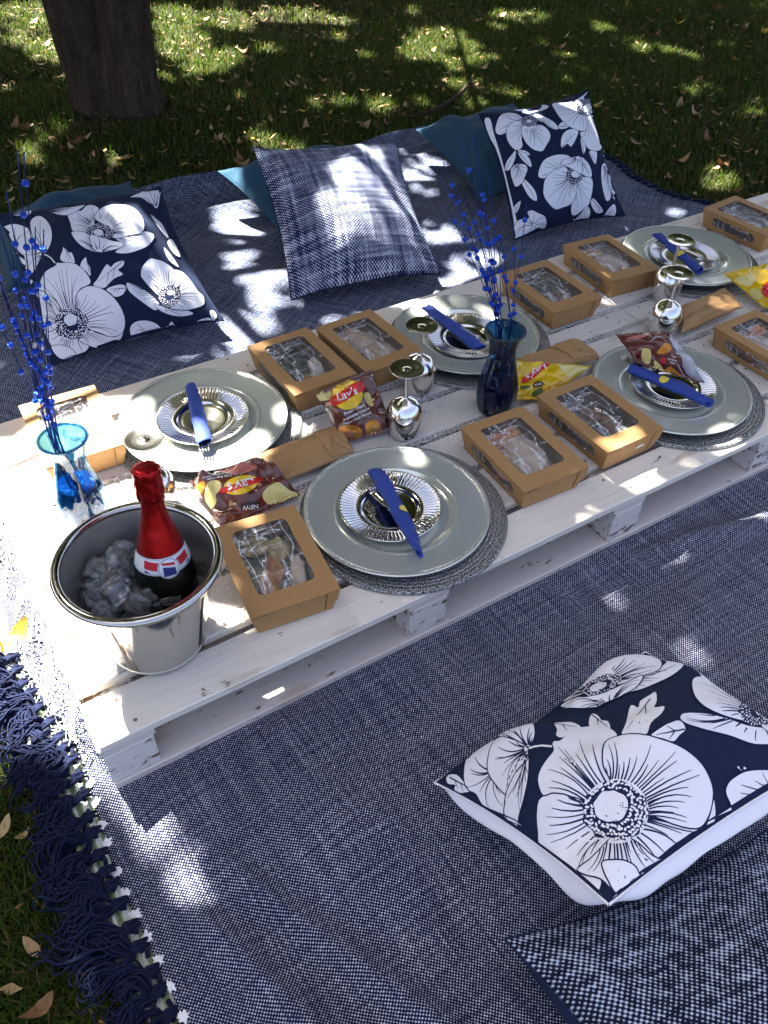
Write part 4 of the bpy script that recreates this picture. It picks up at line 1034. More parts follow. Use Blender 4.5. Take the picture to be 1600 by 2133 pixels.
# tweed cushion at the lower right, and the big flower cushion lying on it
cushion('tweed_cushion', [A3(1051, 1956, .105), (0.74, -0.555, .09), (0.745, -0.95, .09), (0.355, -0.91, .10)], .080, .095, M['tweed_slub'], M['navy'], 'black and pale blue tweed cushion at the lower right, under the big flower cushion', .09, 7, .004, n=72, bulge=.16)
cL, cB, cF = A3(905, 1630, .060), A3(1345, 1358, .11), A3(1268, 1885, .225)
SF, r = cushion('flower_cushion', [cL, cB, cB+cF-cL+np.array([0, 0, -.07]), cF], .080, .085, M['navy'], M['white_cotton'], 'big navy cushion with white poppies in the right foreground, tilted on the tweed cushion', .06, 8, .006, n=90, pw=.6, bulge=.17)
Pr = Print(SF, (880, 1340), 1600/720)
LW = .0018
c = (895, 780)
for k, q in enumerate([[(545,720),(530,790),(535,870),(548,945),(640,1040),(720,1110),(790,1180),(830,1095),(720,1050),(850,950),(900,780),(780,770),(690,712),(610,692)],
                       [(600,470),(610,455),(640,450),(690,405),(760,388),(850,388),(905,425),(870,460),(840,500),(850,580),(880,640),(900,780),(780,770),(690,712),(610,695),(560,705),(535,640),(545,590),(575,540),(605,500)],
                       [(1050,800),(1275,858),(1320,810),(1345,720),(1355,780),(1350,850),(1365,900),(1350,930),(1250,985),(1160,1028),(1000,980),(900,780)],
                       [(720,1048),(780,1000),(850,930),(900,880),(990,920),(1060,980),(1160,1028),(1090,1065),(1010,1060),(990,1130),(910,1170),(830,1095),(760,1075)],
                       [(833,520),(850,460),(920,430),(1010,424),(1120,450),(1210,490),(1290,560),(1335,650),(1340,720),(1320,800),(1275,855),(1180,845),(1050,800),(900,780),(870,640),(840,580)]]):
    Pr.petal(q, c, 140, LW, (16, 16, 13, 16, 22)[k], 90+k)
Pr.petal([(833,1020),(880,1005),(940,1010),(990,1045),(1000,1130),(905,1165),(860,1100)], (920, 1180), 30, LW, 0, 97)
Pr.stamens(c, 150, 142, 10, (874, 756), 78, 72, 54, 7); Pr.done('flower_print', PM, r)
c = (835, 195)
for k, q in enumerate([[(920,180),(1000,150),(1090,120),(1140,85),(1200,90),(1208,110),(1160,150),(1090,185),(1000,220),(930,230)], [(580,285),(640,240),(720,190),(790,130),(850,90),(920,62),(1000,55),(1080,70),(1110,95),(1090,130),(1000,160),(930,190),(850,210),(740,240),(650,275)]]): Pr.petal(q, c, 75, LW, 18, 100+k)
Pr.stamens(c, 98, 40, -22, (815, 205), 40, 18, 34, 8); Pr.petal([(640,295),(700,260),(770,250),(850,230),(940,190),(1010,155),(1022,165),(990,210),(920,250),(860,275),(800,300),(700,305)], (870, 300), 20, LW, 12, 104); Pr.done('flower_print', PM, r)
c = (1545, 320)
for k, q in enumerate([[(1190,350),(1210,325),(1300,325),(1400,345),(1500,380),(1620,405),(1660,460),(1540,470),(1420,430),(1300,400),(1220,375)], [(1540,300),(1600,235),(1700,260),(1760,320),(1740,400),(1640,430),(1560,380)], [(1245,190),(1260,160),(1310,155),(1340,160),(1390,170),(1450,190),(1540,220),(1620,240),(1600,360),(1520,370),(1400,340),(1310,300),(1260,250)]]): Pr.petal(q, c, 80, LW, 13, 110+k)
Pr.stamens(c, 84, 66, 8, (1570, 315), 36, 26, 34, 9); Pr.done('flower_print', PM, r)
for q, c in (([(1400,690),(1410,650),(1440,620),(1500,590),(1600,585),(1700,600),(1750,680),(1700,760),(1600,800),(1480,838),(1440,790),(1420,740)], (1700, 700)), ([(1450,570),(1480,567),(1500,580),(1470,592)], (1500, 580)),
             ([(335,400),(350,375),(420,352),(490,350),(515,375),(522,420),(510,460),(490,482),(440,455),(380,435),(345,430)], (492, 490)), ([(195,580),(210,530),(260,480),(340,450),(318,490),(305,560),(330,640),(385,690),(380,780),(395,830),(330,800),(280,750),(250,700),(215,680),(195,640)], (330, 600)),
             ([(490,500),(495,590),(480,690),(450,800),(440,850),(390,820),(380,770),(400,640),(440,560)], (490, 500)), ([(305,540),(320,480),(360,438),(430,450),(490,487),(490,540),(440,590),(395,680),(385,700),(330,640),(305,590)], (490, 490))):
    Pr.petal(q, c, 16, LW, 10, 120); Pr.done('bud_print', PM, r)
Pr.line(np.array([(490,490),(520,481),(555,477),(600,481)]), .0036, 0, lift=.0002); Pr.done('stem_print', PM, r)
for q in [[(115,615),(160,610),(200,650),(240,680),(200,690),(165,695),(150,675),(155,655),(120,650)], [(925,430),(945,370),(965,290),(1000,300),(1010,270),(1050,245),(1080,228),(1085,270),(1075,300),(1120,295),(1105,330),(1060,370),(1040,420),(1000,428)], [(1060,430),(1090,405),(1130,380),(1190,362),(1215,400),(1190,425),(1160,455),(1110,440)], [(775,388),(775,350),(790,328),(815,340),(830,360),(860,365),(870,400),(820,392)], [(612,375),(650,370),(680,368),(710,375),(735,395),(690,410),(650,440),(620,430),(625,405)]]:
    Pr.leaf(q, LW); Pr.done('leaf_print', PM, r)
# ------------------------------------------------------------------ tableware materials
def charger_mat():
    t = NT('satin silver charger'); co = t.coord('Object')
    f = t.noise(9, 3.0, co)
    t.set(Base_Color=t.mix(f, (0.72, 0.76, 0.69), (0.75, 0.79, 0.72)), Metallic=0.58, Roughness=0.2)
    t.set(Coat_Weight=0.35, Coat_Roughness=0.08); t.bump(t.noise(420, 2.0, co), 0.05, 0.0004); return t.m
M['charger'] = charger_mat()
M['silver'] = simple('polished silver', (0.82, 0.81, 0.78), 0.07, 1.0, nscale=30, namp=0.04, bump=0.08, bdist=0.0008)
M['chrome'] = simple('polished goblet silver', (0.84, 0.82, 0.79), 0.13, 1.0)
def placemat_mat():
    t = NT('silver thread placemat'); x, y, z = t.sep(t.coord('Object'))
    an = t.math('ARCTAN2', y, x); r = t.math('SQRT', t.math('ADD', t.math('MULTIPLY', x, x), t.math('MULTIPLY', y, y)))
    cv = t.t.nodes.new('ShaderNodeCombineXYZ'); t.put(cv.inputs[0], t.math('MULTIPLY', an, 45.0)); t.put(cv.inputs[1], t.math('MULTIPLY', r, 120.0))
    f = t.noise(2.0, 3.0, cv.outputs[0])
    rings = t.math('SINE', t.math('MULTIPLY', r, 900.0))
    t.set(Base_Color=t.ramp(f, [(0.35, (0.05, 0.055, 0.06)), (0.52, (0.34, 0.35, 0.35)), (0.68, (0.80, 0.80, 0.79))]), Metallic=0.7, Roughness=0.27)
    t.bump(t.math('ADD', f, t.math('MULTIPLY', rings, 0.1)), 0.9, 0.003); return t.m
M['placemat'] = placemat_mat()
def kraft(name, c1, c2, crumple=0.0):
    t = NT(name); co = t.coord('Object')
    f = t.noise(30, 4.0, co); fi = t.noise(1.0, 3.0, t.mapped(co, (500, 90, 300)))
    h = t.math('ADD', t.math('MULTIPLY', f, 0.6), t.math('MULTIPLY', fi, 0.4))
    t.set(Base_Color=t.mix(h, c1, c2), Roughness=0.62, Specular_IOR_Level=0.3)
    t.bump(t.noise(22, 5.0, co) if crumple else fi, crumple or 0.06, 0.006 if crumple else 0.0005); return t.m
M['kraft'] = kraft('kraft card', (0.36, 0.195, 0.075), (0.44, 0.25, 0.10))
M['kraft_in'] = simple('kraft card inside', (0.40, 0.27, 0.15), 0.8)
M['slit'] = simple('cut in the card', (0.06, 0.03, 0.012), 0.9)
M['paper'] = kraft('brown paper', (0.34, 0.19, 0.08), (0.43, 0.25, 0.11), 0.5)
def film_mat():
    t = NT('clear crinkled film'); co = t.coord('Object')
    f = t.noise(38, 4.0, t.mapped(co, (1.6, 0.7, 1.0), (0, 0, 0.5)), 0.6)
    tr = t.t.nodes.new('ShaderNodeBsdfTransparent'); tr.inputs[0].default_value = (0.93, 0.94, 0.95, 1)
    gl = t.t.nodes.new('ShaderNodeBsdfGlossy'); gl.inputs['Roughness'].default_value = 0.09; gl.inputs[0].default_value = (0.95, 0.96, 1, 1)
    bu = t.t.nodes.new('ShaderNodeBump'); bu.inputs['Strength'].default_value = 1.0; bu.inputs['Distance'].default_value = 0.010
    t.t.links.new(f, bu.inputs['Height']); t.t.links.new(bu.outputs[0], gl.inputs['Normal'])
    lw = t.t.nodes.new('ShaderNodeLayerWeight'); lw.inputs[0].default_value = 0.30; t.t.links.new(bu.outputs[0], lw.inputs['Normal'])
    mr = t.n('MapRange'); t.put(mr.inputs[0], lw.outputs['Fresnel']); mr.inputs[3].default_value = 0.035; mr.inputs[4].default_value = 0.55
    st = t.noise(1.0, 2.0, t.mapped(co, (46, 9, 30), (0, 0, .7)), .5); s2 = t.noise(1.0, 2.0, t.mapped(co, (10, 40, 30), (0, 0, .3)), .5)
    rid = lambda n_: t.math('POWER', t.math('SUBTRACT', 1.0, t.math('ABSOLUTE', t.math('SUBTRACT', t.math('MULTIPLY', n_, 2.0), 1.0))), 34.0)
    fac = t.math('ADD', mr.outputs[0], t.math('MULTIPLY', t.math('ADD', rid(st), rid(s2)), 0.20), clamp=True)
    mx = t.t.nodes.new('ShaderNodeMixShader'); t.t.links.new(fac, mx.inputs[0]); t.t.links.new(tr.outputs[0], mx.inputs[1]); t.t.links.new(gl.outputs[0], mx.inputs[2])
    df = t.t.nodes.new('ShaderNodeBsdfDiffuse'); df.inputs[0].default_value = (.86, .87, .9, 1)  # diffuse white streaks and veil stand in for reflections on the film
    m2 = t.t.nodes.new('ShaderNodeMixShader'); t.t.links.new(t.math('ADD', 0.05, t.math('MULTIPLY', t.math('ADD', rid(st), rid(s2)), 0.50), clamp=True), m2.inputs[0]); t.t.links.new(mx.outputs[0], m2.inputs[1]); t.t.links.new(df.outputs[0], m2.inputs[2])
    t.t.links.new(m2.outputs[0], t.out.inputs[0]); return t.m
M['film'] = film_mat()
M['napkin'] = simple('blue paper napkin', (0.024, 0.055, 0.285), 0.8, nscale=120, namp=0.12, bump=0.25, bdist=0.0015)
M['sticker'] = simple('yellow sticker', (0.75, 0.62, 0.08), 0.35)
M['steel'] = simple('stainless steel', (0.50, 0.49, 0.47), 0.09, 1.0, nscale=6, namp=0.06, bump=0.03, bdist=0.002)
M['steel_in'] = simple('brushed steel inside', (0.74, 0.73, 0.71), 0.38, 1.0, nscale=6, namp=0.06)
M['cutlery'] = simple('cutlery plastic silver', (0.42, 0.42, 0.43), 0.12, 1.0)
M['foil_red'] = simple('crumpled red foil', (0.42, 0.008, 0.012), 0.25, 0.8, nscale=70, namp=0.2, bump=0.3, bdist=0.002)
M['bottle'] = simple('black green bottle glass', (0.004, 0.006, 0.004), 0.06, 0.0)
M['label_white'] = simple('white paper label', (0.80, 0.80, 0.82), 0.4)
M['label_red'] = simple('red label print', (0.55, 0.02, 0.03), 0.4)
M['label_blue'] = simple('blue label print', (0.02, 0.03, 0.18), 0.4)
def glass_mat(name, col):
    t = NT(name)
    tr = t.t.nodes.new('ShaderNodeBsdfTransparent'); tr.inputs[0].default_value = (*col, 1)
    gl = t.t.nodes.new('ShaderNodeBsdfGlossy'); gl.inputs['Roughness'].default_value = 0.03
    f = t.noise(28, 2.0, t.coord()); bu = t.t.nodes.new('ShaderNodeBump'); bu.inputs['Strength'].default_value = 0.25; bu.inputs['Distance'].default_value = 0.006
    t.t.links.new(f, bu.inputs['Height']); t.t.links.new(bu.outputs[0], gl.inputs['Normal'])
    fr = t.t.nodes.new('ShaderNodeLayerWeight'); fr.inputs[0].default_value = 0.5; t.t.links.new(bu.outputs[0], fr.inputs['Normal'])
    mx = t.t.nodes.new('ShaderNodeMixShader'); t.t.links.new(t.math('ADD', t.math('MULTIPLY', t.math('POWER', fr.outputs['Facing'], 3.5), 0.65), 0.05, clamp=True), mx.inputs[0]); t.t.links.new(tr.outputs[0], mx.inputs[1]); t.t.links.new(gl.outputs[0], mx.inputs[2])
    t.t.links.new(mx.outputs[0], t.out.inputs[0]); return t.m
M['glass_blue'] = glass_mat('blue glass', (0.26, 0.50, 0.68))
M['glass_shaded'] = glass_mat('blue glass darkened for shade', (0.20, 0.40, 0.56))  # same vase glass, tinted darker to carry the shade it stands in
def ice_mat():
    t = NT('ice'); co = t.coord('Object')
    f = t.noise(30, 4.0, co)
    t.set(Base_Color=(0.92, 0.95, 0.97), Roughness=t.math('MULTIPLY', f, 0.10), IOR=1.31, Transmission_Weight=t.math('ADD', 0.70, t.math('MULTIPLY', f, 0.40), clamp=True), Coat_Weight=1.0, Coat_Roughness=0.03)
    t.bump(t.noise(75, 3.0, co), 0.35, 0.004); return t.m
M['ice'] = ice_mat()
M['gel'] = simple('blue water gel', (0.022, 0.14, 0.27), 0.10, 0.0, nscale=70, namp=0.4, bump=1.0, bdist=0.008)
M['gel_shaded'] = simple('blue water gel darkened for shade', (0.03, 0.09, 0.22), 0.10, 0.0, nscale=70, namp=0.85, bump=1.0, bdist=0.008)  # gel darkened likewise for the vase in shade
M['bead'] = simple('blue glitter bead', (0.010, 0.075, 0.62), 0.22, 0.75, nscale=700, namp=0.6, bump=1.0, bdist=0.003)
M['bead_stem'] = simple('blue wire', (0.006, 0.018, 0.16), 0.35, 0.6)
def bag_mat(name, col, rough=0.22):
    t = NT(name); f = t.noise(24, 4.0, t.coord())
    t.set(Base_Color=t.mix(f, tuple(c*.85 for c in col), tuple(min(1, c*1.12) for c in col)), Roughness=rough, Specular_IOR_Level=0.55, Coat_Weight=0.5, Coat_Roughness=0.12)
    t.bump(f, 0.55, 0.006); return t.m
M['bag_brown'] = bag_mat('brown crisp packet', (0.115, 0.026, 0.020))
M['bag_yellow'] = bag_mat('yellow crisp packet', (0.72, 0.47, 0.010))
M['bag_silver'] = bag_mat('silver packet back', (0.42, 0.42, 0.44))
M['ink_red'] = simple('red packet ink', (0.62, 0.018, 0.022), 0.3)
M['ink_yellow'] = simple('yellow packet ink', (0.80, 0.52, 0.010), 0.3)
M['ink_white'] = simple('white packet ink', (0.82, 0.82, 0.80), 0.3)
M['ink_chip'] = simple('potato crisp picture', (0.70, 0.60, 0.22), 0.35, nscale=60, namp=0.18)
M['ink_dark'] = simple('dark packet ink', (0.03, 0.010, 0.010), 0.3)
M['ink_steak'] = simple('steak picture', (0.42, 0.13, 0.09), 0.35, nscale=160, namp=0.7)
M['ink_orange'] = simple('orange picture', (0.62, 0.25, 0.03), 0.35, nscale=110, namp=0.5)
M['ink_green'] = simple('green picture', (0.06, 0.10, 0.02), 0.35, nscale=110, namp=0.5)
INK = [M['ink_white'], M['ink_red'], M['ink_yellow'], M['ink_chip'], M['ink_dark'], M['ink_steak'], M['ink_orange'], M['ink_green'], M['bag_silver']]
WHI, RED, YEL, CHIP, DARK, STEAK, ORA, GREEN, SILV = range(9)

# ------------------------------------------------------------------ place settings
def beads_ring(R, z, r, n):
    m = MB()
    for k in range(n):
        t = 2*PI*k/n; c = (R*math.cos(t), R*math.sin(t), z)
        m.add([(c[0]+r, c[1], c[2]), (c[0], c[1]+r, c[2]), (c[0]-r, c[1], c[2]), (c[0], c[1]-r, c[2]), (c[0], c[1], c[2]+r*.8)], [(0, 1, 4), (1, 2, 4), (2, 3, 4), (3, 0, 4)])
    return m
def profile_obj(name, prof, n, mat, parent, mod=None):
    v, f = lathe(prof, n, mod); return obj(name, v, f, mat, parent, smooth=True)
# charger
PZ = TH+0.0045
def make_placemat():
    r = empty('placemat')
    prof = [(0.0005, 0.0036)]
    for k in range(1, 38): prof.append((0.186*k/38, 0.0036+(0.0009 if k % 2 else 0)-0.0002))
    prof += [(0.183, .0042), (0.186, .003), (0.187, 0.0012), (0.185, 0.0004), (0.0005, 0.0004)]
    profile_obj('woven_disc', prof, 96, M['placemat'], r)
    m = MB()
    for R in (.1845, .1812): m.tube([(R*math.cos(t), R*math.sin(t), .0035) for t in np.linspace(0, 2*PI, 97)], .0015, 5, cap=False)
    m.build('rim_cord', M['placemat'], r, smooth=True); return r
def make_charger():
    r = empty('charger_plate')
    prof = smooth_profile([(0.0005, .0050), (.085, .0050), (.096, .0056), (.101, .0085), (.106, .0125), (.110, .0135), (.116, .0132), (.150, .0165), (.156, .0176), (.160, .0190), (.1635, .0190), (.1648, .0176), (.163, .0150), (.155, .0128), (.112, .0085), (.100, .0015), (.095, .0006), (0.0005, .0006)], 4)
    profile_obj('plate_body', prof, 96, M['charger'], r)
    tag(beads_ring(.1590, .0186, .0019, 190).build('beaded_rim', M['silver'], r, smooth=True), kind='stuff')
    return r
def make_small_plate():
    r = empty('foil_plate')
    def mod(t, rr, z):
        a = max(0, min(1, (rr-.058)/.008))*max(0, min(1, (.0895-rr)/.004+.15))
        return rr+0.0010*a*math.sin(72*t), z+0.0021*a*math.sin(72*t)
    prof = smooth_profile([(.0005, .0010), (.040, .0010), (.048, .0014), (.053, .0055), (.057, .0068), (.061, .0068), (.076, .0090), (.086, .0118), (.0900, .0128), (.0905, .0120)], 5)
    v, f = lathe(prof, 432, mod); o = obj('plate_body', v, f, M['silver'], r, smooth=True)
    sd = o.modifiers.new('thickness', 'SOLIDIFY'); sd.thickness = 0.0006; sd.offset = -1
    return r
PL = [(0.5975, 0.1775, 'nearest the camera'), (0.404, 0.586, 'in sun behind the red topped bottle'), (1.038, 0.580, 'behind the dark blue vase'), (1.2946, 0.197, 'under the brown packet'), (1.764, 0.602, 'beside the far corner food box')]
pm0, ch0, sp0 = make_placemat(), make_charger(), make_small_plate()
CH = []
for k, (x, y, lab) in enumerate(PL):
    pm = pm0 if k == 0 else copy_tree(pm0); ch = ch0 if k == 0 else copy_tree(ch0); sp = sp0 if k == 0 else copy_tree(sp0)
    dx, dy = [(0.012, -0.004), (.006, -.004), (.004, -.006), (.012, -.004), (.006, -.004)][k]
    pm.location = (x+dx, y+dy, TH+0.0025); ch.location = (x, y, PZ+0.0035); sp.location = (x+[-.008, 0, -.006, .012, -.004][k], y+[.010, .004, -.01, .006, .004][k], PZ+0.0088)
    pm.rotation_euler = (0, 0, k*1.1); sp.rotation_euler = (0, 0, k*.7)
    tag(pm, 'round silver thread placemat under the plate '+lab, 'placemat', 'silver thread placemats')
    tag(ch, 'large silver charger plate with beaded rim, the one '+lab, 'charger plate', 'silver charger plates')
    tag(sp, 'small fluted silver foil plate on the charger '+lab, 'plate', 'small fluted foil plates')
# napkins with cutlery
def napkin(p0, p1, r, seed, label, wide=0.5, dot=None, flap=True, tail=0.0, prof=lambda q: 1.05-0.35*(2*abs(q-.5))**2, fw=.024):
    """paper napkin rolled on the slant from p0 to p1 (pixels, height z)"""
    a = np.asarray(p0, float); b = np.asarray(p1, float); L = np.linalg.norm(b-a); ax = (b-a)/L
    sd = np.cross(ax, (0, 0, 1.0)); sd /= np.linalg.norm(sd); up = np.cross(sd, ax)
    root = empty('napkin_roll', tuple(a)); tag(root, label, 'napkin', 'blue napkins rolled round the cutlery')
    ns, nt = 26, 46; v = []
    for i in range(nt):
        ph = 2*PI*2.35*i/(nt-1); rr = 1.0-0.10*i/(nt-1)*1.0
        s0 = 0.20*(0.5-0.5*math.cos(ph*0.5+seed))*(1 if i < nt*.6 else .5)+tail*(i/(nt-1)); s1 = 1-0.14*(0.5+0.5*math.cos(ph*0.55+1.3*seed))
        for j in range(ns):
            s = s0+(s1-s0)*j/(ns-1)
            w = r*prof(s)*rr+0.0012*vnoise(s*9, ph, seed)+0.0006*vnoise(s*40, ph*3, seed)
            q = a+ax*L*s+sd*w*1.25*math.cos(ph)+up*(w*0.80*math.sin(ph))-a
            v.append(q)
    f = [(i*ns+j, i*ns+j+1, (i+1)*ns+j+1, (i+1)*ns+j) for i in range(nt-1) for j in range(ns-1)]
    o = obj('rolled_paper', v, f, M['napkin'], root, smooth=True)
    s_ = o.modifiers.new('thickness', 'SOLIDIFY'); s_.thickness = 0.0007
    if flap:                                           # loose triangular corner of the napkin beside the roll
        m = MB(); P = []
        for i in range(9):
            for j in range(5):
                s = .16+.70*i/8; e = j/4; wd = fw*math.sin(PI*min(1, max(.0, (s-.14)/.76)))**.8
                q = ax*L*s-sd*(r*.8+wd*e)*(1)+up*(-r*.55*e-.0+.0015*vnoise(s*12, e*3, seed+4)); P.append(q)
        fl = obj('loose_corner', P, [(i*5+j, i*5+j+1, (i+1)*5+j+1, (i+1)*5+j) for i in range(8) for j in range(4)], M['napkin'], root, smooth=True)
        s_ = fl.modifiers.new('thickness', 'SOLIDIFY'); s_.thickness = 0.0008
    if dot is not None:
        s, aa, rad = dot; m = []; w = r*prof(s)+0.0016
        for i in range(25):
            for q in range(5):
                rr = rad*q/4; t = 2*PI*i/24; ds = rr*math.cos(t); dn = rr*math.sin(t); ph = aa+dn/(r*1.1)
                m.append(ax*(L*s+ds)+sd*w*1.25*math.cos(ph)+up*w*0.80*math.sin(ph)+0.0010*(sd*math.cos(ph)+up*math.sin(ph)))
        obj('round_sticker', m, [(i*5+q, i*5+q+1, (i+1)*5+q+1, (i+1)*5+q) for i in range(24) for q in range(4)], M['sticker'], root, smooth=True)
    return root, a, ax, sd, up, L
def fork(tip, axd, sd, label, parent_mat=None, roll=0.0):
    tip = np.asarray(tip, float); axd = axd/np.linalg.norm(axd); sd = sd-axd*(sd@axd); sd /= np.linalg.norm(sd); up = np.cross(sd, axd)
    if up[2] < 0: up = -up
    root = empty('fork', tuple(tip)); tag(root, label, 'fork', 'forks wrapped in the napkins')
    g = lambda x, y, z: axd*x+sd*y+up*z
    for k in range(4):
        m = MB(); y = (-1.5+k)*0.0052
        m.tube([g(0, y, .0035), g(.012, y, .0012), (g(.030, y, -.001)), (g(.042, y*.9, -.0005))], [.0010, .0016, .0018, .0019], 6); m.build('tine', M['cutlery'], root, smooth=True)
    m = MB(); n = 12
    P = []
    for i in range(n):
        s = i/(n-1); w = .0105*(1-s)**.8+.0028 if s < .45 else .0030+.004*s
        x = .040+.125*s; z = -.0005+.005*math.sin(s*PI)*.8
        P += [g(x, -w, z), g(x, w, z)]
    fl = obj('handle', P, [(2*i, 2*i+1, 2*i+3, 2*i+2) for i in range(n-1)], M['cutlery'], root, smooth=True)
    s_ = fl.modifiers.new('thickness', 'SOLIDIFY'); s_.thickness = 0.0016
    return root
zz = 0.160
NP = [((782, 978), (878, 1160), zz+.004, .0110, 'blue napkin roll with a yellow dot on the nearest plate', (.52, 2.4, .0085), True),
      ((397, 802), (428, 925), zz+.002, .0105, 'plain blue napkin roll on the sunlit plate behind the bottle', None, False),
      ((884, 636), (1003, 728), zz+.004, .0105, 'blue napkin roll on the plate behind the dark blue vase', None, True),
      ((1312, 766), (1484, 842), zz+.004, .0120, 'blue napkin roll under the brown packet on the right plate', (.42, 1.4, .0095), True),
      ((1366, 486), (1460, 566), zz+.004, .0105, 'blue napkin roll on the farthest plate', (.60, 1.0, .009), True)]
FK = [(0, 'fork with its tines poking out of the napkin on the nearest plate', (756, 990)), (1, 'fork sticking out of the lower end of the napkin on the sunlit plate', (427, 944)), (1, None, None),
      (2, 'fork lying at the lower end of the napkin behind the dark blue vase', (1024, 722)), (3, 'fork sticking out of the napkin under the brown packet', (1296, 744)), (4, 'fork at the lower end of the napkin on the farthest plate', (1492, 551))]
NR = []
for k, (q0, q1, z, r, lab, dot, fl) in enumerate(NP):
    p0 = at(*q0, z); p1 = at(*q1, z); NR.append(napkin(p0, p1, r, k*1.7+.4, lab, .5, dot, fl, 0.0, [lambda q: 1.22-.85*q**1.7, lambda q: 1.1-.25*(1-q)**2, lambda q: .95+.25*q, lambda q: 1.05-.2*q, lambda q: 1.0+.1*q][k], (.010, .01, .020, .030, .020)[k]))
for k, lab, q in FK:
    if lab is None: continue
    root, a, ax, sd, up, L = NR[k]; tip = at(*q, zz-.001+(.008 if k in (0, 3) else .003)); far = (a+ax*L*.62)+np.array([0, 0, .0]) if k in (0, 3) else (a+ax*L*.4)
    fork(tip, far-tip, sd, lab)

# ------------------------------------------------------------------ goblets standing upside down
GP_OUT = [(.0275, 0), (.0300, .006), (.0338, .022), (.0360, .040), (.0345, .057), (.0265, .073), (.0140, .0815), (.0055, .086)]
def make_goblet():
    r = empty('goblet')
    prof = smooth_profile(GP_OUT, 5); inner = [(max(.001, rr-.0012), z if k == 0 else z-.001) for k, (rr, z) in enumerate(prof)]
    profile_obj('bowl', inner[::-1]+prof, 48, M['chrome'], r)
    profile_obj('stem', smooth_profile([(.0056, .0858), (.0040, .091), (.0037, .105), (.0037, .130), (.0046, .143), (.0072, .1475)], 4), 24, M['chrome'], r)
    profile_obj('foot', smooth_profile([(.0068, .1475), (.016, .1490), (.027, .1503), (.0315, .1512), (.0325, .1525), (.0310, .1532), (.020, .1515), (.010, .1512), (.006, .1525), (.0005, .1535)], 5), 48, M['chrome'], r)
    return r
gb = make_goblet()
for k, (x, y, lab) in enumerate([(.735, .369, 'front goblet of the middle pair, in front of the brown packet'), (.841, .479, 'rear goblet of the middle pair, beside the far plate rim'), (1.457, .380, 'front goblet of the far pair, beside the paper bag'), (1.579, .493, 'rear goblet of the far pair, before the farthest plate'), (.243, .414, 'goblet behind the ice bucket, its foot in bright sun')]):
    o = gb if k == 0 else copy_tree(gb); o.location = (x, y, TH+.0033); o.rotation_euler = (0, 0, k*1.3)
    tag(o, 'silver goblet upside down, '+lab, 'goblet', 'silver goblets standing upside down')

# ------------------------------------------------------------------ ice bucket, ice, bottle
BX, BY = 0.138, 0.136
bk = empty('ice_bucket', (BX, BY, TH+.0035)); tag(bk, 'stainless steel ice bucket full of ice at the left end of the table', 'bucket')
out = smooth_profile([(.0005, .0004), (.062, .0004), (.0690, .0016), (.0722, .006), (.0750, .020), (.0915, .100), (.1065, .168), (.1085, .174)], 5)
inn = smooth_profile([(.1070, .1745), (.1050, .166), (.0902, .100), (.0737, .020), (.068, .006), (.0005, .005)], 5)
profile_obj('bucket_body', out+[(.1080, .1752)], 96, M['steel'], bk); profile_obj('inner_wall', [(.1080, .1752)]+inn, 96, M['steel_in'], bk)
m = []; 
for k in range(13):
    t = 2*PI*k/12; m.append((.1105+.0072*math.cos(t), .1765+.0062*math.sin(t)))
profile_obj('rolled_rim', m, 96, M['steel'], bk)
def ice_cube(seed, s):
    g = random.Random(seed); bm = bmesh.new(); bmesh.ops.create_cube(bm, size=1.0)
    bmesh.ops.subdivide_edges(bm, edges=bm.edges[:], cuts=5, use_grid_fill=True)
    for v in bm.verts:
        p = np.array(v.co); q = p/np.linalg.norm(p); cyl = np.array([p[0], p[1], 0]); 
        sph = q*0.58; w = .52
        r = p*(1-w)+sph*w; r = r*(1+0.07*vnoise(p[0]*2.2+seed, p[1]*2.2, p[2]*2.2)+0.03*vnoise(p[0]*7, p[1]*7+seed, p[2]*7))
        if p[2] > .4: r[2] -= .10*max(0, 1-np.hypot(p[0], p[1])/.42)
        v.co = Vector(r*s*np.array([1, .95, 1.05]))
    me = bpy.data.meshes.new('ice_cube'); bm.to_mesh(me); bm.free()
    me.polygons.foreach_set('use_smooth', np.ones(len(me.polygons), bool)); me.materials.append(M['ice']); return me
ICE = [ice_cube(k, .034) for k in range(4)]
ice_px = [(600, 480, .240), (700, 540, .246), (785, 600, .250), (440, 650, .232), (600, 720, .250), (800, 700, .240), (420, 830, .230), (680, 885, .252), (880, 965, .238), (500, 960, .230), (950, 850, .232), (1230, 815, .232), (610, 1020, .226), (850, 480, .222), (560, 330, .20), (1010, 960, .225), (520, 560, .215), (760, 800, .215), (640, 620, .215), (700, 950, .212), (540, 850, .21), (1270, 640, .20), (1290, 520, .195), (1120, 900, .236), (1180, 760, .215), (1000, 880, .243), (900, 890, .226), (400, 760, .222), (700, 640, .262), (500, 720, .245), (690, 800, .255), (560, 900, .243)]
for k, (a, b, z) in enumerate(ice_px):
    p = at(a/3.81+60, b/3.81+1000, z); d = np.array([p[0]-BX, p[1]-BY]); rmax = .072+(z-TH)*.19-.018
    if np.hypot(*d) > rmax: d *= rmax/np.hypot(*d); p[:2] = np.array([BX, BY])+d
    o = link('ice_cube', ICE[k % 4]); o.location = tuple(p); o.rotation_euler = (k*1.1, k*.7+.3, k*2.1)
    tag(o, 'clear hollow ice cube in the steel bucket', 'ice cube', 'ice cubes in the bucket')
mw = MB()
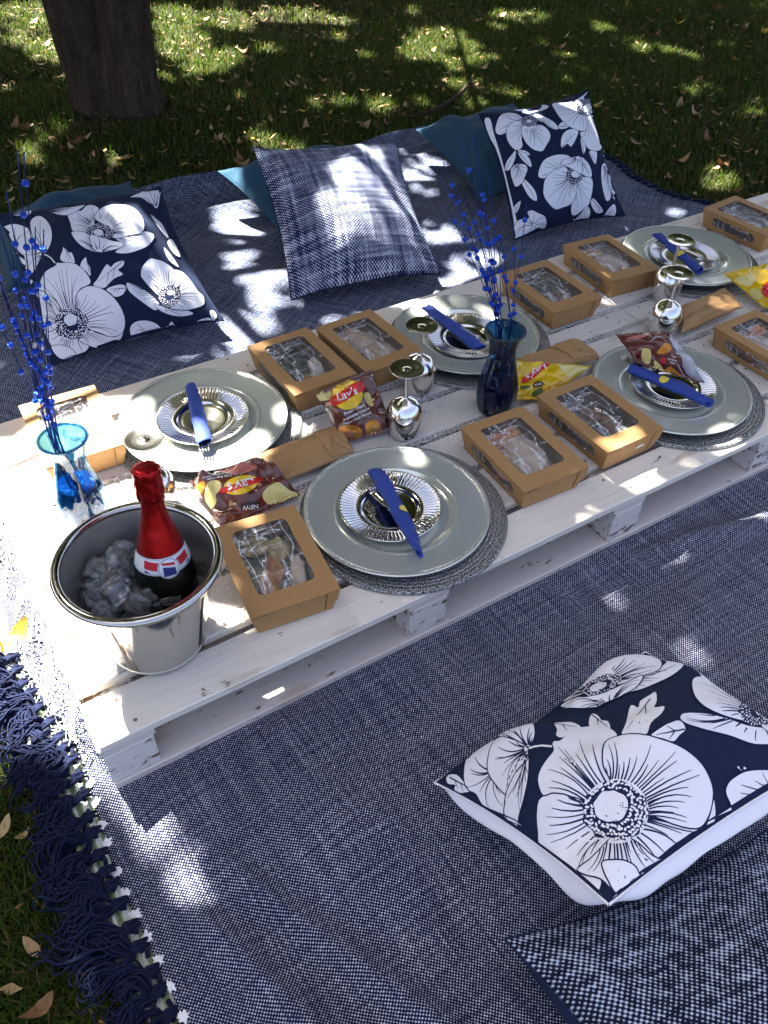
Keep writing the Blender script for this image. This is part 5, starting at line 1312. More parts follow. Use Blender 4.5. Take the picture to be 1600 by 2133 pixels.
# bottle
b0 = np.array([.165, .128, .136]); b1 = np.array([.1825, .161, .428]); bd = b1-b0; BL = np.linalg.norm(bd)
bt = empty('sparkling_wine_bottle', tuple(b0)); bt.rotation_euler = Vector(bd).to_track_quat('Z', 'Y').to_euler()
tag(bt, 'dark sparkling wine bottle with red foil neck standing in the ice bucket', 'bottle')
body = smooth_profile([(.0005, .0), (.040, .0), (.0435, .006), (.0435, .100), (.0425, .125), (.0375, .150), (.0325, .168)], 5)
profile_obj('glass_body', body, 48, M['bottle'], bt)
def rim_mod(t, r, z): return r+0.0004*math.sin(7*t+z*300)*max(0, min(1, (z-.235)/.02))+.0006*math.sin(11*t)*max(0, min(1, (z-.225)/.02)), z
foil = smooth_profile([(.0333, .166), (.0275, .190), (.0205, .214), (.0163, .236), (.0155, .250), (.0168, .252), (.0192, .258), (.0188, .275), (.0180, .288), (.0190, .292), (.0185, .298), (.0150, .3015), (.0005, .3028)], 5)
profile_obj('foil_neck', foil, 64, M['foil_red'], bt, rim_mod)
# label collar and its medallion, wrapped on the shoulder
def shoulder(z):
    zs_ = [p[1] for p in body+foil[:20]]; rs_ = [p[0] for p in body+foil[:20]]
    return float(np.interp(z, zs_[5:], rs_[5:]))
axx = np.array(bt.rotation_euler.to_matrix())
toc = axx.T@(CAM-b1); a0 = math.atan2(toc[1], toc[0])+.16
def on_bottle(t, z, off): 
    r = shoulder(z)+off; return (r*math.cos(t), r*math.sin(t), z)
def wrap(name, fn, n, m_, mat, off):
    v = []
    for i in range(n+1):
        for j in range(m_+1):
            t, z = fn(i/n, j/m_); v.append(on_bottle(t, z, off))
    return obj(name, v, [(i*(m_+1)+j, (i+1)*(m_+1)+j, (i+1)*(m_+1)+j+1, i*(m_+1)+j+1) for i in range(n) for j in range(m_)], mat, bt, smooth=True)
wrap('collar_label', lambda s, t: (2*PI*s, .1445+.0255*t), 72, 4, M['label_white'], .0010)
for z0, z1 in ((.1460, .1465), (.1685, .1690)): wrap('label_line', lambda s, t: (2*PI*s, z0+(z1-z0)*t), 72, 1, M['label_blue'], .0013)
for sg in (1, -1):
    wrap('red_band', lambda s, t: (a0+sg*(.34+.62*s), .1515+.0125*t+(.002*s)), 14, 2, M['label_red'], .0014)
    wrap('blue_wedge', lambda s, t: (a0+sg*(.26+.16*s), .1620+.004*t*(1-s)), 6, 1, M['label_blue'], .0016)
    wrap('blue_wedge', lambda s, t: (a0+sg*(.70+.22*s), .1475+.004*t*s), 6, 1, M['label_blue'], .0016)
def disc(name, zc, rz, rt, mat, off, shape=1.0):
    v = [on_bottle(a0, zc, off)]; n = 28
    for q in (.33, .66, 1.0):
        for k in range(n):
            t = 2*PI*k/n; w = 1+.16*math.cos(2*t)*shape; v.append(on_bottle(a0+q*rt*math.cos(t)*w, zc+q*rz*math.sin(t)*(1+.1*math.cos(2*t)), off))
    f = [(0, 1+k, 1+(k+1) % n) for k in range(n)]
    for r_ in range(2): f += [(1+r_*n+k, 1+(r_+1)*n+k, 1+(r_+1)*n+(k+1) % n, 1+r_*n+(k+1) % n) for k in range(n)]
    return obj(name, v, f, mat, bt, smooth=True)
disc('medallion', .1545, .0175, .36, M['label_white'], .0020); disc('medallion_ring', .1545, .0160, .325, M['label_blue'], .0022); disc('medallion_field', .1545, .0152, .310, M['label_white'], .0024)
wrap('medallion_blue', lambda s, t: (a0+.22-.44*s, .1435+.0125*t+.002*(s-.5)*2*(t)), 8, 2, M['label_blue'], .0027)
wrap('medallion_red', lambda s, t: (a0+.24-.48*s, .1590+.0040*t+.0016*(s-.5)*2), 8, 1, M['label_red'], .0027)
# ------------------------------------------------------------------ vases and bead sprays
def make_vase(mat):
    r = empty('glass_vase')
    def flute(t, rr, z):
        a = 0.0011*math.exp(-((z-.055)/.05)**2)
        return rr+a*math.cos(9*t+z*16), z
    o = smooth_profile([(.0005, .0), (.030, .0), (.0345, .003), (.0385, .018), (.0412, .042), (.0400, .066), (.0345, .094), (.0285, .120), (.0268, .138), (.0290, .158), (.0350, .176), (.0385, .1830)], 6)
    i = smooth_profile([(.0385, .1862), (.0358, .1848), (.0335, .178), (.0262, .158), (.0238, .138), (.0255, .120), (.0315, .094), (.0370, .066), (.0382, .042), (.0350, .018), (.029, .010), (.0005, .009)], 6)
    v, f = lathe(o+i, 72, flute); obj('vase_body', v, f, mat, r, smooth=True)
    prof = [(.0378+.0030*math.cos(2*PI*k/10), .1852+.0026*math.sin(2*PI*k/10)) for k in range(11)]
    profile_obj('rim', prof, 72, mat, r)
    profile_obj('water_gel', smooth_profile([(.0005, .0095), (.027, .0105), (.0340, .019), (.0372, .042), (.0360, .066), (.0318, .086), (.030, .090), (.0005, .091)], 4), 48, M['gel'] if mat is M['glass_blue'] else M['gel_shaded'], r)
    return r
V1P = np.array([.1235, .4385, TH+.0035]); V2P = np.array([.941, .343, TH+.0035])
for mat, p, lab in ((M['glass_blue'], V1P, 'light blue glass vase in the sun at the left end of the table'), (M['glass_shaded'], V2P, 'dark blue glass vase in the shade in the middle of the table')):
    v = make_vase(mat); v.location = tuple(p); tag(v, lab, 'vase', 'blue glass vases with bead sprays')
bm = bmesh.new(); bmesh.ops.create_icosphere(bm, subdivisions=2, radius=0.0047); bead_me = bpy.data.meshes.new('bead'); bm.to_mesh(bead_me); bm.free(); bead_me.materials.append(M['bead'])
def spray(base, tips, seed, label, group, lo=.16):
    g = random.Random(seed)
    for k, q in enumerate(tips):
        dep = g.uniform(-.045, .045); tip = at_plane(q[0], q[1], base, dep)
        foot = base+np.array([g.uniform(-.012, .012), g.uniform(-.012, .012), .014])
        mouth = base+np.array([0, 0, .186])+np.array([(q[2] if len(q) > 2 else -.012)*RT[0], (q[2] if len(q) > 2 else -.012)*RT[1], 0])+np.array([g.uniform(-.007, .007), g.uniform(-.007, .007), 0])
        root = empty('bead_spray', tuple(foot)); tag(root, label, 'bead spray', group)
        P = [foot, mouth*.55+foot*.45, mouth]
        L = np.linalg.norm(tip-mouth); bend = (tip-mouth)*np.array([1, 1, 0])*-.10
        for s in (.2, .4, .6, .8, 1.0): P.append(mouth+(tip-mouth)*s+bend*4*s*(1-s)*.7+np.array([g.uniform(-.002, .002), g.uniform(-.002, .002), 0]))
        pts = smooth_profile(P, 3)
        m = MB(); m.tube([np.array(p)-foot for p in pts], .0008, 5); m.build('wire', M['bead_stem'], root, smooth=True)
        pa = np.array(pts); d = np.concatenate([[0], np.cumsum(np.linalg.norm(np.diff(pa, axis=0), axis=1))])
        s = d[9]+g.uniform(-.03, .03)
        while s < d[-1]-.018:
            c = np.array([np.interp(s, d, pa[:, i]) for i in range(3)])
            o = link('bead', bead_me, None, root); o.location = tuple(c-foot+np.array([g.uniform(-.002, .002)]*3)); o.rotation_euler = (g.random()*6, g.random()*6, 0)
            s += g.uniform(.030, .085)
spray(V2P, [(961, 292), (986, 282), (921, 338), (914, 365), (926, 425), (992, 350), (958, 475), (1097, 424, .010), (1068, 480, .012), (1020, 392), (1038, 452), (1027, 470, .004), (1000, 425), (968, 402), (1045, 500, .004), (1012, 520), (985, 455), (940, 395)], 3,
      'wire spray of blue glitter beads standing in the dark blue vase', 'bead sprays in the dark blue vase')
spray(V1P, [(38, 316), (52, 318), (15, 396), (74, 474), (91, 478), (98, 662), (2, 596), (-12, 548), (-28, 500), (48, 604), (20, 520), (-30, 620), (60, 560), (30, 640), (-5, 470), (70, 640), (40, 560)], 4,
      'wire spray of blue glitter beads standing in the light blue vase', 'bead sprays in the light blue vase')

# ------------------------------------------------------------------ food boxes
BW, BD, BH = 0.0725, 0.1025, 0.050
def rrect(hx, hy, r, k=7):
    out = []
    for cx, cy, a0 in ((hx-r, hy-r, 0), (-hx+r, hy-r, 90), (-hx+r, -hy+r, 180), (hx-r, -hy+r, 270)):
        for j in range(k):
            a = math.radians(a0+90*j/(k-1)); out.append((cx+r*math.cos(a), cy+r*math.sin(a)))
    return out
def ring_outer(hx, hy, inner, k=7):
    cs = ((hx, hy), (-hx, hy), (-hx, -hy), (hx, -hy)); out = []
    for c in range(4):
        st, en = inner[c*k], inner[c*k+k-1]; co = cs[c]
        pa = (co[0], st[1]) if c % 2 == 0 else (st[0], co[1]); pb = (en[0], co[1]) if c % 2 == 0 else (co[0], en[1])
        for j in range(k):
            t = j/(k-1)
            if t <= .5: s = t*2; out.append((pa[0]+(co[0]-pa[0])*s, pa[1]+(co[1]-pa[1])*s))
            else: s = t*2-1; out.append((co[0]+(pb[0]-co[0])*s, co[1]+(pb[1]-co[1])*s))
    return out
def box_meshes():
    tx, ty = BW, BD; bx, by = BW-.0095, BD-.008
    m = MB()
    m.add([(-bx, -by, .0004), (bx, -by, .0004), (bx, by, .0004), (-bx, by, .0004)], [(0, 1, 2, 3)], 1)
    for (a, b, c, d) in (((-bx, -by), (bx, -by), (tx, -ty), (-tx, -ty)), ((bx, -by), (bx, by), (tx, ty), (tx, -ty)), ((bx, by), (-bx, by), (-tx, ty), (tx, ty))):
        m.add([(*a, .0004), (*b, .0004), (*c, BH), (*d, BH)], [(0, 1, 2, 3)])
    inn = [(x, y) for x, y in rrect(.0125, .068, .0124)]; o = ring_outer(.025, BD, inn)
    def sd(p):                                          # side wall with the long rounded opening
        z = p[0]+.025; q = z/BH; y = p[1]*(1-(1-q)*.008/BD) if abs(abs(p[1])-BD) < 1e-6 else p[1]
        return (-(bx+(tx-bx)*q), y, .0004+z*(BH-.0004)/BH)
    n = len(inn); m.add([sd(p) for p in o]+[sd(p) for p in inn], [(i, (i+1) % n, n+(i+1) % n, n+i) for i in range(n)])
    body = m
    l = MB(); inn2 = rrect(.0475, .0735, .011); o2 = ring_outer(tx+.0008, ty+.0008, inn2); n = len(inn2)
    l.add([(p[0], p[1]-(0 if True else 0), BH+.0008) for p in o2]+[(p[0], p[1]+.006, BH+.0008) for p in inn2], [(i, (i+1) % n, n+(i+1) % n, n+i) for i in range(n)])
    # film, slightly wavy
    nu_, nv_ = 26, 36; fv = []
    for i in range(nu_):
        for j in range(nv_):
            x = -.0535+.107*i/(nu_-1); y = -.080+.160*j/(nv_-1)+.006
            e = min(1, (.0535-abs(x))/.012, (.080-abs(y-.006))/.012)
            fv.append((x, y, BH-.0006+e*(0.0016*vnoise(x*60, y*22+x*20, 3)+.0012*vnoise(x*130+y*60, y*40, 7)-.002)))
    film = (fv, grid_faces(nu_, nv_))
    sfv = []
    for i in range(6):
        for j in range(24):
            z = .008+.034*i/5; y = -.072+.144*j/23; q = z/BH
            sfv.append((-(bx+(tx-bx)*q)+.0012+.001*vnoise(y*60, z*60, 2), y, z))
    return body, l, film, (sfv, grid_faces(6, 24))
body, lidm, film, sfilm = box_meshes()
bx0 = empty('food_box')
o = body.build('box_body', [M['kraft'], M['kraft_in']], bx0); sd_ = o.modifiers.new('thickness', 'SOLIDIFY'); sd_.thickness = .0007; sd_.offset = -1
o = lidm.build('lid', M['kraft'], bx0); sd_ = o.modifiers.new('thickness', 'SOLIDIFY'); sd_.thickness = .0008; sd_.offset = 1
obj('window_film', film[0], film[1], M['film'], bx0, smooth=True); obj('side_film', sfilm[0], sfilm[1], M['film'], bx0, smooth=True)
m = MB()                                               # end flap folded over, its slanted cut and the tucked corner
def endp(x, z, off): q = z/BH; return (x, -(BD-.008*(1-q))-off, z)
m.add([endp(.052, .0495, .0012), endp(.0715, .0495, .0016), endp(.0685, .030, .0040), endp(.050, .006, .0014)], [(0, 3, 2, 1)]); o = m.build('corner_flap', M['kraft'], bx0); sd_ = o.modifiers.new('thickness', 'SOLIDIFY'); sd_.thickness = .0008
m = MB(); m.add([endp(.0515, .0490, .0010), endp(.0500, .0055, .0010), endp(.0490, .0055, .0010), endp(.0506, .0490, .0010)], [(0, 1, 2, 3)]); m.add([endp(-.071, .0475, .0009), endp(-.040, .0470, .0009), endp(-.040, .0460, .0009), endp(-.0705, .0462, .0009)], [(0, 1, 2, 3)]); m.add([endp(.006, .040, .0009), endp(.0072, .040, .0009), endp(.0068, .034, .0009), endp(.0058, .034, .0009)], [(0, 1, 2, 3)]); m.build('cut_line', M['slit'], bx0)
m = MB()
for sg in (-1,): m.add([(-(BW+.0006), .018, BH-.003), (-(BW+.0006), .034, BH-.003), (-(BW+.0004), .034, BH-.0042), (-(BW+.0004), .018, BH-.0042)], [(0, 1, 2, 3)])
m.build('tuck_tab', M['slit'], bx0)
BOXES = dict(
 B8=(.871, .170, -2.2, 'before the dark blue vase, chicken and wrap inside'), B9=(1.068, .180, .4, 'with a small white sticker, right of the dark blue vase'), B4=(1.305, .612, -1, 'behind the yellow packet, dark leaves under its film'),
 B5=(1.531, .649, -4.5, 'before the farthest plate, pale food inside'), B6=(2.042, .640, 5.4, 'at the far right corner, shiny foil under its film'), B7=(.346, .152, -6.9, 'beside the ice bucket, toast and sausage inside'),
 B1=(.168, .650, -1.7, 'in bright sun behind the light blue vase'), B2=(.643, .627, 2, 'left one of the touching pair, dark leaves inside'), B3=(.806, .622, 3.3, 'right one of the touching pair, pale dough inside'), B10=(1.585, .186, 1.1, 'cut off by the right edge, chicken inside'))
BOX = {}
for k, (nm, (x, y, a, lab)) in enumerate(BOXES.items()):
    o = bx0 if k == 0 else copy_tree(bx0); o.location = (x, y, TH+.0032); o.rotation_euler = (0, 0, math.radians(a))
    tag(o, 'brown card food box '+lab, 'food box', 'brown card food boxes with film windows'); BOX[nm] = o
m = MB(); m.add([endp(.012, .022, .0013), endp(.030, .024, .0013), endp(.0305, .0305, .0013), endp(.0125, .0285, .0013)], [(0, 1, 2, 3)]); m.build('white_sticker', M['label_white'], BOX['B9'])
# what is in them
def food_mat(name, stops, sc=45, rough=0.4, bump=.5):
    t = NT(name); f = t.noise(sc, 5.0, t.coord(), .6); t.set(Base_Color=t.ramp(f, stops), Roughness=rough); t.bump(f, bump*.6, .003); return t.m
FM = dict(chicken=food_mat('roast chicken', [(.3, (.25, .05, .012)), (.48, (.62, .20, .03)), (.62, (.72, .38, .09)), (.75, (.75, .55, .26))], 55, .3), wrap=food_mat('pale flatbread', [(.35, (.62, .44, .30)), (.55, (.75, .60, .46)), (.75, (.80, .70, .58))], 30, .5),
          leaf=food_mat('dark leaves', [(.35, (.006, .010, .004)), (.55, (.018, .026, .008)), (.72, (.07, .08, .02))], 50, .3), sausage=food_mat('browned sausage', [(.35, (.16, .045, .010)), (.55, (.42, .16, .03)), (.72, (.55, .28, .06))], 40, .3),
          toast=food_mat('olive toast', [(.35, (.14, .10, .022)), (.55, (.36, .28, .08)), (.72, (.48, .40, .16))], 70, .5), ball=food_mat('brown meatball', [(.35, (.12, .045, .015)), (.55, (.28, .12, .04)), (.75, (.40, .20, .08))], 60, .4),
          foil=food_mat('aluminium foil', [(.3, (.5, .5, .5)), (.7, (.85, .85, .85))], 40, .15, 1.0), bun=food_mat('soft bun', [(.35, (.50, .30, .15)), (.55, (.62, .44, .28)), (.75, (.66, .52, .38))], 22, .5), dark=food_mat('dark sheet in a box', [(.4, (.02, .022, .024)), (.6, (.06, .065, .07))], 30, .3))
FM['foil'].node_tree.nodes['Principled BSDF'].inputs['Metallic'].default_value = 1.0
def blob_mesh(name, sx, sy, sz, seed, rough, mat, sub=3):
    bm = bmesh.new(); bmesh.ops.create_icosphere(bm, subdivisions=sub, radius=1.0)
    for v in bm.verts:
        p = np.array(v.co); q = 1+rough*(vnoise(p[0]*1.7+seed, p[1]*1.7, p[2]*1.7)+.5*vnoise(p[0]*4, p[1]*4+seed, p[2]*4))
        v.co = Vector((p[0]*sx*q, p[1]*sy*q, p[2]*sz*q))
    me = bpy.data.meshes.new(name); bm.to_mesh(me); bm.free(); me.polygons.foreach_set('use_smooth', np.ones(len(me.polygons), bool)); me.materials.append(FM[mat]); return me
def sheet_mesh(name, sx, sy, amp, seed, mat, z0=.030):
    n = 20; v = []
    for i in range(n):
        for j in range(n):
            x = sx*(2*i/(n-1)-1); y = sy*(2*j/(n-1)-1); v.append((x, y, amp*(vnoise(x*55, y*55, seed)+.6*vnoise(x*130, y*130, seed))))
    me = mesh_data(name, v, grid_faces(n, n), smooth=(mat != 'foil')); me.materials.append(FM[mat]); return me
KIND = dict(roast_chicken=('blob', 'chicken'), flatbread_wrap=('blob', 'wrap'), salad_leaf=('sheet', 'leaf'), sausage=('blob', 'sausage'), toast=('blob', 'toast'), meatball=('blob', 'ball'), foil_wrap=('sheet', 'foil'), bread_bun=('blob', 'bun'), dark_sheet=('sheet', 'dark'))  # the last kind is a plain dark sheet laid in the box
CONT = dict(
 B8=[('roast_chicken', -.024, .052, .034, .022, .018, .013, 'orange roast chicken piece at the top of the box before the dark vase'), ('roast_chicken', .012, .058, .034, .024, .016, .012, 'browned roast chicken piece next to the wrap, before the dark vase'), ('flatbread_wrap', .004, -.004, .029, .040, .062, .015, 'long pale wrap filling the box before the dark vase'), ('roast_chicken', -.03, -.005, .020, .030, .06, .012, 'dark roast chicken seen through the side opening, before the dark vase')],
 B9=[('meatball', -.006, .012, .034, .018, .024, .014, 'upper brown meatball in the box with the white sticker'), ('meatball', .004, -.022, .033, .017, .022, .014, 'lower brown meatball in the box with the white sticker'), ('foil_wrap', .026, .00, .033, .018, .064, .008, 'crumpled foil in the box with the white sticker'), ('dark_sheet', -.026, .02, .024, .030, .07, .010, 'dark sheet in the box with the white sticker')],
 B4=[('salad_leaf', -.015, .035, .034, .034, .036, .010, 'dark salad leaf in the box behind the yellow packet'), ('meatball', .006, -.030, .032, .026, .020, .013, 'brown meatball in the box behind the yellow packet'), ('foil_wrap', .026, -.01, .030, .020, .060, .006, 'crumpled foil in the box behind the yellow packet'), ('dark_sheet', -.03, -.02, .020, .028, .05, .008, 'dark sheet in the box behind the yellow packet')],
 B5=[('roast_chicken', -.012, .055, .033, .030, .016, .013, 'orange roast chicken in the box before the farthest plate'), ('flatbread_wrap', .006, .00, .028, .042, .050, .014, 'pale wrap in the box before the farthest plate'), ('roast_chicken', .014, -.040, .036, .014, .010, .008, 'small brown crumb piece in the box before the farthest plate')],
 B6=[('foil_wrap', .0, .006, .036, .052, .080, .012, 'sheet of crumpled foil filling the far corner box')],
 B7=[('toast', -.012, .048, .033, .026, .020, .010, 'upper olive toast in the box beside the ice bucket'), ('toast', .016, .030, .034, .022, .028, .010, 'round olive toast in the box beside the ice bucket'), ('sausage', -.002, -.010, .033, .016, .030, .013, 'left browned sausage in the box beside the ice bucket'), ('sausage', -.020, -.036, .032, .016, .034, .013, 'lower browned sausage in the box beside the ice bucket'), ('flatbread_wrap', .030, -.030, .035, .013, .036, .012, 'pale bread cone in the box beside the ice bucket'), ('salad_leaf', .0, .0, .024, .052, .078, .012, 'dark salad leaf under the food beside the ice bucket'), ('salad_leaf', .014, -.058, .034, .022, .016, .010, 'dark salad leaf at the front of the box beside the ice bucket')],
 B1=[('bread_bun', .006, -.002, .030, .036, .040, .015, 'pale bun in the sunlit box'), ('roast_chicken', .030, -.058, .034, .016, .012, .012, 'orange chicken bit in the sunlit box'), ('dark_sheet', .01, .05, .026, .045, .026, .008, 'dark sheet in the sunlit box'), ('bread_bun', -.02, -.045, .026, .026, .03, .014, 'smaller bun in the sunlit box')],
 B2=[('salad_leaf', -.012, .030, .033, .040, .045, .012, 'dark salad leaf in the left box of the touching pair'), ('flatbread_wrap', .024, -.020, .034, .015, .036, .013, 'pale roll in the left box of the touching pair'), ('sausage', -.014, -.052, .033, .022, .014, .012, 'browned sausage in the left box of the touching pair'), ('toast', .020, -.062, .033, .022, .012, .011, 'olive toast in the left box of the touching pair'), ('dark_sheet', .0, .0, .018, .050, .078, .010, 'dark sheet in the left box of the touching pair')],
 B3=[('bread_bun', -.006, .030, .034, .036, .036, .013, 'upper pale dough piece in the right box of the touching pair'), ('bread_bun', .006, -.030, .031, .040, .040, .015, 'lower pale dough piece in the right box of the touching pair'), ('roast_chicken', -.010, .062, .036, .020, .010, .010, 'browned edge of food in the right box of the touching pair')],
 B10=[('roast_chicken', .016, .050, .034, .030, .018, .013, 'orange roast chicken in the box cut off by the right edge'), ('flatbread_wrap', -.008, .020, .027, .036, .050, .013, 'pale wrap in the box cut off by the right edge'), ('sausage', -.046, .02, .022, .012, .045, .012, 'browned sausage seen through the side opening at the right edge')])
for nm, items in CONT.items():
    bxo = BOX[nm]; ca, sa = math.cos(bxo.rotation_euler[2]), math.sin(bxo.rotation_euler[2])
    for k, (kind, x, y, z, sx, sy, sz, lab) in enumerate(items):
        typ, mt_ = KIND[kind]
        me = blob_mesh(kind, sx, sy, sz, k*3.3+len(nm)+x*50, .28 if mt_ != 'sausage' else .12, mt_) if typ == 'blob' else sheet_mesh(kind, sx, sy, sz, k+x*30, mt_)
        o = link(kind, me); z = min(z, .0465-(sz if typ == 'blob' else sz*1.2)); o.location = (bxo.location.x+x*ca-y*sa, bxo.location.y+x*sa+y*ca, bxo.location.z+z); o.rotation_euler = (0, 0, bxo.rotation_euler[2]+(.25*math.sin(k*2+x*99) if typ == 'blob' else 0))
        tag(o, lab, {'salad_leaf': 'salad', 'foil_wrap': 'foil', 'dark_sheet': 'infill'}.get(kind, 'food'), 'food inside the boxes')

# ------------------------------------------------------------------ crisp packets and paper bags
TXT = {}
def text_tris(s):
    if s not in TXT:
        cu = bpy.data.curves.new('lettering', 'FONT'); cu.body = s; cu.size = 1.0; cu.align_x = 'CENTER'; cu.align_y = 'CENTER'; cu.resolution_u = 3
        cu.offset = 0.012
        ob = bpy.data.objects.new('lettering', cu); C.objects.link(ob); bpy.context.view_layer.update()
        me = ob.evaluated_get(bpy.context.evaluated_depsgraph_get()).to_mesh()
        me.calc_loop_triangles(); V = np.array([v.co[:2] for v in me.vertices]); F = [tuple(t.vertices) for t in me.loop_triangles]
        ob.evaluated_get(bpy.context.evaluated_depsgraph_get()).to_mesh_clear(); bpy.data.objects.remove(ob); bpy.data.curves.remove(cu)
        TXT[s] = (V, F)
    return TXT[s]
def text(Pr, s, c, xa, ya, mi, lift=.0001):
    """xa, ya: pixel vectors for one em along and up"""
    V, F = text_tris(s); q = np.array(c)+V[:, :1]*np.array(xa)+V[:, 1:]*np.array(ya); uv = Pr.uv(q); Pr.off += lift; Pr._add(uv, F, mi, Pr.off)
def ell(c, rx, ry, ang=0, n=20):
    a = math.radians(ang); return [(c[0]+rx*math.cos(t)*math.cos(a)-ry*math.sin(t)*math.sin(a), c[1]+rx*math.cos(t)*math.sin(a)+ry*math.sin(t)*math.cos(a)) for t in np.linspace(0, 2*PI, n, endpoint=False)]
def packet(corners, tf, tb, mat, label, seed, origin, scale, k=.06, wr=.006):
    S = Soft(corners, tf, tb, k, seed, wr, .55, ends=True); root = empty('crisp_packet', tuple(S.o)); tag(root, label, 'crisp packet', 'crisp packets on the table')
    S.panel('front_side', 1, mat, root, 44); S.panel('back_side', -1, mat, root, 30)
    return S, root, Print(S, origin, scale, .0004)
def logo(Pr, root, c, R, ang, xa, ya, ry=1.0):
    Pr.fill(ell(c, R, R*ry, ang), YEL, sub=2, step=.05)
    a = math.radians(ang); ca, sa = math.cos(a), math.sin(a); up = np.array(ya)/np.linalg.norm(ya); rt = np.array(xa)/np.linalg.norm(xa)
    hw, hh = R*1.12, R*.40*ry
    q = [np.array(c)+rt*x*hw+up*y*hh for x, y in ((-1.02, -.75), (-.5, -1.0), (.5, -.55), (1.04, -.35), (1.02, 1.0), (.4, 1.25), (-.4, .75), (-1.04, .45))]
    Pr.fill(q, RED, sub=4, step=.05)
    text(Pr, "Lay's", c, xa, ya, WHI, .0002); Pr.done('logo', INK, root)
# brown packet lying upside down, front left
S, r, Pr = packet([at(392, 1000, .158), at(548, 953, .165), at(627, 1030, .140), at(466, 1100, .140)], .022, .010, M['bag_brown'], 'brown crisp packet lying upside down between the bottle and the nearest plate', 11, (380, 700), 1600/520, .02)
Pr.fill([(110,940),(140,930),(150,960),(120,1010),(85,1015),(75,985)], ORA); Pr.done('crisp_picture', INK, r); Pr.fill([(160,945),(200,925),(240,935),(248,975),(215,1020),(220,1060),(190,1105),(160,1080),(145,1020)], CHIP); Pr.done('crisp_picture', INK, r)
Pr.fill([(215,840),(330,812),(450,815),(475,850),(400,880),(300,885),(235,868)], STEAK); Pr.done('steak_picture', INK, r)
Pr.fill([(515,1010),(560,960),(620,940),(680,985),(745,1020),(660,1060),(580,1085),(530,1060)], CHIP); Pr.line(np.array([(590,930),(545,960),(515,1010),(520,1050)]), .0012, ORA); Pr.done('crisp_picture', INK, r)
logo(Pr, r, (375, 955), 116, -14, (-92, 22), (26, 92), .5)
Pr.fill([(378,1075),(495,1062),(500,1105),(375,1125)], DARK, smooth=False); text(Pr, 'NEW', (436, 1096), (-44, 6), (6, 40), WHI); Pr.done('new_badge', INK, r)
text(Pr, 'Potato Chips Argentinian', (270, 900), (-22, 4), (5, 20), WHI); text(Pr, 'Creamy Pepper Steak Flavour', (250, 885), (-20, 4), (4, 18), WHI); text(Pr, 'MAX', (322, 1078), (-22, 4), (4, 22), CHIP); Pr.done('lettering', INK, r)
# brown packet standing, middle
S, r, Pr = packet([at(655, 822, .200), at(775, 768, .215), at(826, 893, .140), at(712, 925, .135)], .030, .012, M['bag_brown'], 'brown crisp packet propped up between the food boxes and the goblets', 12, (380, 700), 1600/520, .10)
Pr.fill([(840,395),(900,350),(945,330),(950,400),(900,415)], CHIP); Pr.done('food_picture', INK, r); Pr.fill([(1160,370),(1195,365),(1225,440),(1200,450),(1170,410)], CHIP); Pr.done('food_picture', INK, r); Pr.fill([(1000,600),(1040,572),(1100,570),(1145,600),(1150,640),(1100,660),(1030,650)], ORA); Pr.done('food_picture', INK, r); Pr.fill([(1020,620),(1090,610),(1110,650),(1085,700),(1040,670)], STEAK); Pr.done('food_picture', INK, r); Pr.fill(ell((1222, 590), 52, 50), ORA); Pr.done('food_picture', INK, r); Pr.fill(ell((1222, 590), 42, 40), WHI); Pr.done('food_picture', INK, r)
logo(Pr, r, (1056, 375), 98, -22, (76, -30), (-16, 82), 1.0) if False else logo(Pr, r, (1056, 375), 98, -22, (66, -28), (-19, -74), 1.0)
for s, c, k_ in (('Potato Chips', (1100, 472), 26), ('Argentinian Creamy', (1115, 500), 22), ('Pepper Steak Flavour', (1122, 526), 22)): text(Pr, s, c, (k_*.93, -k_*.42), (-k_*.3, -k_*1.0), WHI)
Pr.done('lettering', INK, r); text(Pr, 'MAX', (1135, 240), (26, -6), (-5, -26), WHI); Pr.done('lettering', INK, r)
# yellow packet beside the dark vase
S, r, Pr = packet([at(1076, 752, .168), at(1232, 762, .150), at(1142, 832, .136), at(1070, 832, .136)], .018, .008, M['bag_yellow'], 'yellow crisp packet lying beside the dark blue vase', 13, (900, 560), 1600/360, .02, .004)
Pr.fill([(1170,900),(1240,885),(1330,900),(1440,915),(1340,965),(1260,1010),(1220,960)], CHIP); Pr.done('crisp_picture', INK, r)
Pr.fill([(815,1090),(905,1080),(890,1105),(830,1115)], GREEN); Pr.done('leaf_picture', INK, r); Pr.fill([(930,1150),(1000,1100),(1030,1130),(1000,1190),(940,1185)], GREEN); Pr.done('leaf_picture', INK, r)
logo(Pr, r, (960, 955), 128, -32, (-96, 62), (40, 70), .62)
Pr.fill(ell((980, 1072), 50, 26, -15), DARK); text(Pr, 'MAX', (980, 1072), (-26, 8), (8, 22), WHI); text(Pr, 'Lightly Salted', (1120, 1090), (-34, 17), (9, 34), ORA); Pr.done('lettering', INK, r)
